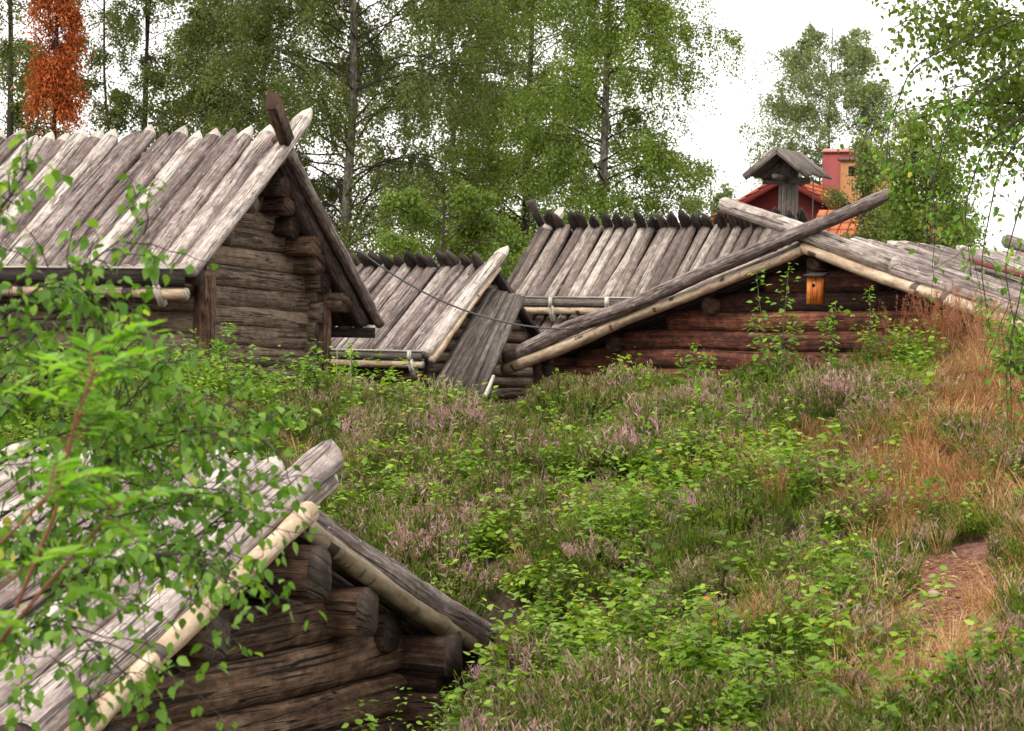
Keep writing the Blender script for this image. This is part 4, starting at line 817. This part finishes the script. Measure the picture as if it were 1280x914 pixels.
# leafy undergrowth
def leafy_sprig(r, h, nl, ls, spread):
    """stem points and leaves as arrays"""
    pos = []; ys = []
    for s in range(3 if spread > .05 else 1):
        a = r.uniform(0, 2 * np.pi); ln = np.array([np.cos(a), np.sin(a)]) * r.uniform(.05, .45); L = h * r.uniform(.6, 1.1)
        for k in range(nl // 3 if spread > .05 else nl):
            f = r.uniform(.2, 1); b = r.uniform(0, 2 * np.pi); off = np.array([np.cos(b), np.sin(b)]) * r.uniform(.01, .035)
            pos.append([ln[0] * L * f + off[0], ln[1] * L * f + off[1], L * f]); ys.append([np.cos(b), np.sin(b), r.uniform(-.5, .5)])
    return np.array(pos), np.array(ys)
P, r = scatter(7500, seed=9); px, py = to_px(P); wl = zone(px, py, LEAFY); cl = vn(P * [2.6, 2.6, 0] + 44, 51)
keep = not_hut(P) & (r.random(len(P)) < wl * 1.0 * np.clip(cl * 2.6 - .5, 0, 1.3) + .06) & (zone(px, py, BARE) < .3) & (zone(px, py, DRY) < .75); P3 = P[keep]; print('leafy', len(P3))
mb = MB(); allp = []; ally = []; alls = []; allr = []
for q, lf in zip(P3, zone(*to_px(P3), [(100, 500, 330, 90, 1)])):
    ls = r.uniform(.026, .056); a, b = leafy_sprig(r, r.uniform(.16, .46) * (1 + .15 * lf), int(r.integers(30, 60)), ls, .1)
    allp.append(a + q); ally.append(b); alls.append(ls * r.uniform(.6, 1.2, len(a))); allr.append(np.clip(r.uniform(.2, .75) + r.normal(0, .14, len(a)), 0, 1))
allp = np.concatenate(allp); inst(mb, LEAF2, allp, frames(np.concatenate(ally), r, .7), np.concatenate(alls), np.concatenate(allr))
tag(mb.build('undergrowth', [M['leaf_under']]), 'low leafy undergrowth of raspberry and bilberry among the heather', None, None, 'stuff')

# ------------------------------------------------------------------ individual saplings and shoots
def sapling(name, label, base, pts_list, nleaf, lsize, leafm=None, stemm=None, r0=.006, cat='sapling', group=None, seed=1, spread=.05, tmpl=LEAF2, bright=.5):
    r = np.random.default_rng(seed); root = empty(name, tuple(base), 0, label, cat, group); st = MB(); lv = MB(); o = np.array(base)
    for pts in pts_list:
        Pp = np.array(pts) - o; L = np.linalg.norm(np.diff(Pp, axis=0), axis=1).sum(); t_ = np.linspace(0, 1, len(Pp)); s = np.linspace(0, 1, 14)
        C = np.stack([np.interp(s, t_, Pp[:, i]) for i in range(3)], -1) + np.cumsum(r.normal(0, .004, (14, 3)), 0) * np.linspace(0, 1, 14)[:, None]
        tube(st, C, r0, r0 * .3, 5)
        n = int(nleaf / len(pts_list)); f = r.uniform(.15, 1, n) ** .8; p = np.stack([np.interp(f, s, C[:, i]) for i in range(3)], -1)
        a = r.uniform(0, 2 * np.pi, n); ex = spread * r.uniform(.1, 1, n) * (1.25 - f * .8); off = np.stack([np.cos(a) * ex, np.sin(a) * ex, r.uniform(0, .5, n) * ex], -1)
        for k in range(0, n, 3): tube(st, [p[k], p[k] + off[k]], r0 * .3, r0 * .15, 3)
        yv = off / (ex[:, None] + 1e-6) + r.normal(0, .3, (n, 3)); yv[:, 2] -= .35
        inst(lv, tmpl, p + off, frames(yv, r, .8), lsize * r.uniform(.55, 1.2, n) * (1.15 - .45 * f), np.clip(bright + .25 * (f - .4) + r.normal(0, .15, n), 0, 1))
    st.build('stem', stemm or M['stem_green'], root, smooth=True); lv.build('leaves', leafm or M['leaf_near'], root); return root
def crest_sap(label, bx, by, tips, n, ls, seed, spread=.05, leafm=None, r0=.005, name='birch_sapling', bright=.55, dshift=0):
    n = int(n * 1.7); ls *= 1.3; b = ground_hit([bx], [by])[0]; d = b[1] + dshift; b = np.array([at(bx, by, d)[0], d, 0]); b[2] = terrain(b[0], b[1]); lst = []
    for (tx, ty, mx_, my) in tips: lst.append([b, at(mx_, my, d), at(tx, ty, d)])
    return sapling(name, label, b, lst, n, ls, seed=seed, spread=spread, leafm=leafm, r0=r0, bright=bright)
crest_sap('tallest birch sapling in front of the red brown gable, below the nest box', 968, 505, [(944, 338, 955, 420), (985, 338, 978, 420), (1000, 395, 980, 450), (935, 390, 958, 450)], 170, .042, 71, .11)
crest_sap('thin birch sapling right below the nest box with two whips', 1040, 470, [(1046, 378, 1042, 430), (1030, 395, 1036, 430)], 60, .038, 72, .08)
crest_sap('single stemmed birch sapling with reddish top right of the nest box', 1090, 465, [(1087, 355, 1090, 420)], 46, .034, 73, .06)
crest_sap('bushy yellow green seedling in front of the left part of the red brown gable', 868, 500, [(870, 430, 868, 465), (850, 445, 860, 470), (890, 445, 878, 470)], 110, .036, 74, .09)
crest_sap('small pale leaved seedling by the dark corner left of the red brown gable', 715, 510, [(712, 470, 714, 490)], 22, .04, 75, .05)
crest_sap('tiny red leaved seedling at the foot of the red brown gable', 738, 500, [(735, 474, 736, 488)], 16, .03, 76, .03, M['red_leaf'])
crest_sap('bright seedling in front of the upper left house gable', 285, 490, [(288, 402, 286, 440), (270, 425, 278, 450)], 90, .04, 77, .09)
crest_sap('pale feathery seedling at the left corner of the upper left house', 235, 490, [(238, 430, 236, 460), (215, 440, 226, 460)], 60, .03, 78, .07)
crest_sap('leafy shoot by the right corner of the upper left house', 385, 495, [(395, 440, 390, 470), (372, 445, 378, 470)], 40, .045, 79, .07)
crest_sap('leafy shoot standing before the gutter of the middle shed', 440, 495, [(438, 430, 440, 460)], 26, .042, 80, .05)
crest_sap('dense green bush at the right end of the crest', 1262, 500, [(1250, 400, 1255, 450), (1275, 405, 1268, 450), (1290, 420, 1280, 460)], 260, .045, 81, .16)
lowb = [(610, 700), (660, 760), (700, 650), (735, 820), (790, 770), (880, 890), (930, 870), (1045, 800), (1020, 740), (1230, 890), (640, 860), (560, 660)]
places = ['beside the gable end of the foreground hut', 'in the green hollow right of the hut eave', 'in the upper part of the green hollow', 'between the hollow and the pinkish heather clump', 'just above the pinkish heather clump', 'at the bottom edge left of the clump of bright leaves', 'nearest to the bottom edge at centre right', 'at the left side of the worn path', 'above the left side of the worn path', 'in the bottom right corner', 'at the bottom below the hollow', 'above the pink heather flowers']
for k, ((bx, by), pl) in enumerate(zip(lowb, places)):
    rr_ = np.random.default_rng(300 + k); tips = [(bx + rr_.uniform(-45, 45), by - rr_.uniform(35, 75), bx + rr_.uniform(-12, 12), by - 30) for _ in range(5)]
    crest_sap('low bright green birch shoot ' + pl, bx, by, tips, 120, .042, 320 + k, .09, name='birch_shoot', bright=.6, leafm=M['leaf_under'])['group'] = 'low birch shoots in the heather'

# near branches at left: birch saplings (5 to 6.5 m) and rowan shoots (4 m)
def branch_thing(name, label, wps, d, nsub, nleaf, lsize, seed, leafm, sublen=.35, r0=.0048, cat='sapling', base_px=None):
    r = np.random.default_rng(seed); W = np.array([at(x, y, d + dd) for x, y, dd in wps]); base = W[0].copy(); root = empty(name, tuple(base), 0, label, cat); st = MB(); lv = MB()
    t_ = np.linspace(0, 1, len(W)); s = np.linspace(0, 1, 30); C = np.stack([np.interp(s, t_, W[:, i]) for i in range(3)], -1) - base
    C = np.apply_along_axis(lambda c: np.convolve(np.pad(c, 2, 'edge'), np.ones(5) / 5, 'valid'), 0, C); tube(st, C, r0, r0 * .3, 6)
    segs = [(C, 1.0)]
    for k in range(nsub):
        f = r.uniform(.15, .95); p = np.array([np.interp(f, s, C[:, i]) for i in range(3)]); T = C[min(29, int(f * 29) + 1)] - C[max(0, int(f * 29) - 1)]; T /= np.linalg.norm(T) + 1e-9
        dv = T * .6 + r.normal(0, .55, 3); dv[2] += .1; dv /= np.linalg.norm(dv); L = sublen * r.uniform(.4, 1.2) * (1.1 - .5 * f); q = np.linspace(0, 1, 8)[:, None]
        Q = p + dv * L * q + np.array([0, 0, -1]) * L * .35 * q ** 2 + np.cumsum(r.normal(0, .008, (8, 3)), 0); tube(st, Q, r0 * .4, r0 * .15, 4); segs.append((Q, L))
    for Q, L in segs:
        n = int(nleaf * (L if L < .99 else .8) / (sublen * nsub * .8 + .8)) + 3; f = r.uniform(.12, 1, n); s2 = np.linspace(0, 1, len(Q)); p = np.stack([np.interp(f, s2, Q[:, i]) for i in range(3)], -1)
        a = r.normal(0, 1, (n, 3)); a /= np.linalg.norm(a, axis=1)[:, None]; pet = a * .022; pet[:, 2] -= .008
        for k in range(0, n, 2): tube(st, [p[k], p[k] + pet[k]], .0011, .0008, 3)
        yv = a * .7; yv[:, 2] -= .75; inst(lv, LEAF2, p + pet, frames(yv, r, 1.2), lsize * r.uniform(.6, 1.2, n), np.clip(.45 + r.normal(0, .22, n), 0, 1))
    st.build('stem', M['twig_red'] if leafm is M['leaf_rowan'] else M['limb'], root, smooth=True); lv.build('leaves', leafm, root); return root
NB = [
 ('birch sapling branch arching over the gutter of the upper left house', [(-60, 560, 0), (20, 450, 0), (110, 330, .1), (190, 270, .1)], 5.6, 14, 150, 12),
 ('birch sapling twigs hanging before the left house wall', [(-80, 520, 0), (0, 400, 0), (60, 350, 0), (120, 370, .1)], 5.4, 16, 200, 2),
 ('thin birch whip in front of the pale left roof', [(-60, 330, 0), (10, 250, 0), (60, 170, 0)], 5.2, 8, 50, 3),
 ('birch sapling leaves at the left edge above the hut roof', [(-90, 640, 0), (30, 560, 0), (140, 520, 0), (215, 455, .1)], 5.6, 18, 260, 4),
 ('birch branch reaching right over the hut ridge', [(-60, 760, 0), (120, 640, 0), (260, 580, .1), (370, 495, .2)], 6.0, 22, 330, 5),
 ('birch branch lying over the middle of the hut roof', [(-80, 800, 0), (100, 720, 0), (220, 690, 0), (335, 600, 0)], 5.6, 20, 280, 6),
 ('birch twigs hanging over the bark pole of the hut', [(-60, 840, 0), (120, 700, 0), (240, 690, 0), (315, 745, -.1)], 5.3, 20, 250, 7),
 ('lowest birch twigs over the lower left roof logs', [(-100, 930, 0), (0, 800, 0), (80, 770, 0), (130, 830, 0)], 5.0, 16, 190, 8),
 ('birch sapling stem among the heather left of the upper left house', [(60, 640, 0), (150, 560, 0), (200, 480, 0), (160, 400, 0)], 6.2, 14, 190, 9),
 ('birch sapling filling the left edge below the house wall', [(-60, 620, 0), (0, 520, 0), (70, 460, 0), (150, 440, 0)], 5.8, 20, 280, 10),
 ('tiny green twig hanging at the lower end of the bark pole', [(60, 960, 0), (100, 900, 0), (115, 870, 0)], 5.0, 4, 22, 11)]
NB += [('birch branch of small leaves crossing in front of the hut ridge at left', [(-80, 700, 0), (40, 620, 0), (150, 570, 0), (250, 540, 0)], 5.7, 22, 330, 12), ('birch branch low over the left half of the hut roof', [(-90, 760, 0), (20, 700, 0), (130, 650, 0), (250, 620, 0)], 5.5, 22, 320, 13), ('birch sapling crown between the hut roof and the upper left house', [(40, 660, 0), (120, 590, 0), (200, 530, 0), (300, 500, 0)], 6.3, 20, 260, 14)]
for lab, wps, d, ns_, nl_, sd_ in NB: branch_thing('birch_branch', lab, wps, d, ns_, int(nl_ * 1.3), .0315, 400 + sd_, M['leaf_near'], cat='branch')
def rowan(label, wps, d, fronds, seed):
    r = np.random.default_rng(seed); W = np.array([at(x, y, d + dd) for x, y, dd in wps]); base = W[0].copy(); root = empty('rowan_shoot', tuple(base), 0, label, 'rowan shoot'); st = MB(); lv = MB()
    t_ = np.linspace(0, 1, len(W)); s = np.linspace(0, 1, 20); C = np.stack([np.interp(s, t_, W[:, i]) for i in range(3)], -1) - base; tube(st, C, .0045, .002, 6)
    for f, az, el, L in fronds:
        p = np.array([np.interp(f, s, C[:, i]) for i in range(3)]); dv = np.array([math.cos(R(az)) * math.cos(R(el)), math.sin(R(az)) * math.cos(R(el)), math.sin(R(el))]); q = np.linspace(0, 1, 9)[:, None]
        Q = p + dv * L * q + np.array([0, 0, -1]) * L * .4 * q ** 2; tube(st, Q, .0016, .0008, 4); sd_ = np.cross(dv, [0, 0, 1]); sd_ /= np.linalg.norm(sd_)
        pos = []; ys = []; sz = []
        for k in range(7):
            g = .22 + .68 * k / 6; c = np.array([np.interp(g, np.linspace(0, 1, 9), Q[:, i]) for i in range(3)])
            for sg in (-1, 1): pos.append(c); ys.append(sd_ * sg + dv * .45 + np.array([0, 0, r.uniform(-.35, .15)])); sz.append(L * (.36 - .14 * abs(g - .5)))
        pos.append(Q[-1]); ys.append(dv + [0, 0, -.5]); sz.append(L * .3)
        inst(lv, LEAFL, np.array(pos), frames(np.array(ys), r, .5), np.array(sz), np.clip(r.uniform(.3, .7) + r.normal(0, .12, len(pos)), 0, 1))
    st.build('stem', M['twig_red'], root, smooth=True); lv.build('leaves', M['leaf_rowan'], root)
rr_ = np.random.default_rng(77)
def fr(n, lo=.3, hi=1.0): return [(rr_.uniform(lo, hi), rr_.uniform(-60, 240), rr_.uniform(-5, 55), rr_.uniform(.10, .155)) for _ in range(n)]
rowan('tall rowan shoot with red stem rising to the left house wall', [(20, 760, 0), (70, 640, 0), (95, 520, 0), (112, 480, 0)], 4.3, fr(9, .5) + [(1, 10, 50, .15), (1, 100, 60, .15), (1, 160, 45, .14)], 1)
rowan('rowan shoot with feathery leaves over the left end of the hut roof', [(-120, 820, 0), (-20, 700, 0), (60, 620, 0)], 4.0, fr(8, .3) + [(1, 0, 40, .15), (1, 90, 50, .15)], 2)
rowan('rowan shoot crossing the hut roof with a slanting red stem', [(-40, 850, 0), (60, 730, 0), (150, 630, 0)], 4.1, fr(8, .3) + [(1, 20, 30, .15), (1, 200, 40, .14)], 3)
rowan('low rowan leaves at the left edge in front of the roof logs', [(-140, 860, 0), (-60, 780, 0), (20, 720, 0)], 3.9, fr(8, .3), 4)
rowan('rowan top in front of the dark house wall at left', [(60, 620, 0), (100, 520, 0), (125, 440, 0)], 4.6, fr(5, .6) + [(1, 0, 50, .14), (1, 60, 40, .12)], 5)

bpy.context.view_layer.update()
HB_ = [([(1330, 120, 0), (1250, 200, 0), (1225, 330, 0), (1240, 430, 0)], 13, 10, 120), ([(1360, 200, 0), (1290, 300, 0), (1262, 430, 0), (1265, 540, 0)], 12.5, 12, 170), ([(1300, 60, 0), (1190, 140, 0), (1165, 230, 0), (1172, 300, 0)], 13.5, 12, 110),
       ([(1280, 20, 0), (1140, 80, 0), (1110, 160, 0), (1108, 215, 0)], 14, 12, 110), ([(1340, 100, 0), (1230, 180, 0), (1205, 260, 0), (1215, 350, 0)], 13.2, 12, 120), ([(1350, 150, 0), (1280, 240, 0), (1255, 330, 0), (1270, 420, 0)], 12.8, 10, 110)]
for k, (wps, d, ns_, nl_) in enumerate(HB_):
    o = branch_thing('hanging_branch', None, wps, d, ns_, nl_, .038, 500 + k, M['leaf_near'], cat=None, sublen=.5, r0=.006); o.parent = nearb; o.location = Vector(o.location) - Vector(nearb.location)
    for c in o.children: c.name = 'branch_twigs' if c.name.startswith('stem') else 'branch_leaves'

# stone on the worn path
q = ground_hit([1167], [750])[0]; mb = MB(); a, e = np.meshgrid(np.linspace(0, 2 * np.pi, 14, endpoint=False), np.linspace(-1.5, 1.5, 9)); D_ = np.stack([np.cos(a) * np.cos(e), np.sin(a) * np.cos(e), np.sin(e)], -1)
V = D_ * (.8 + .5 * fbm(D_ * 1.6 + 5, 3, 2))[..., None] * [.028, .022, .017]; i = np.arange(8)[:, None]; j = np.arange(14)[None]; j2 = (j + 1) % 14
mb.add(V, np.stack([i * 14 + j, i * 14 + j2, (i + 1) * 14 + j2, (i + 1) * 14 + j], -1).reshape(-1, 4)); o = mb.build('stone', M['stone'], smooth=True); o.location = (q[0], q[1], q[2] + .014)
tag(o, 'small pale pinkish stone lying on the worn earth at right', 'stone')
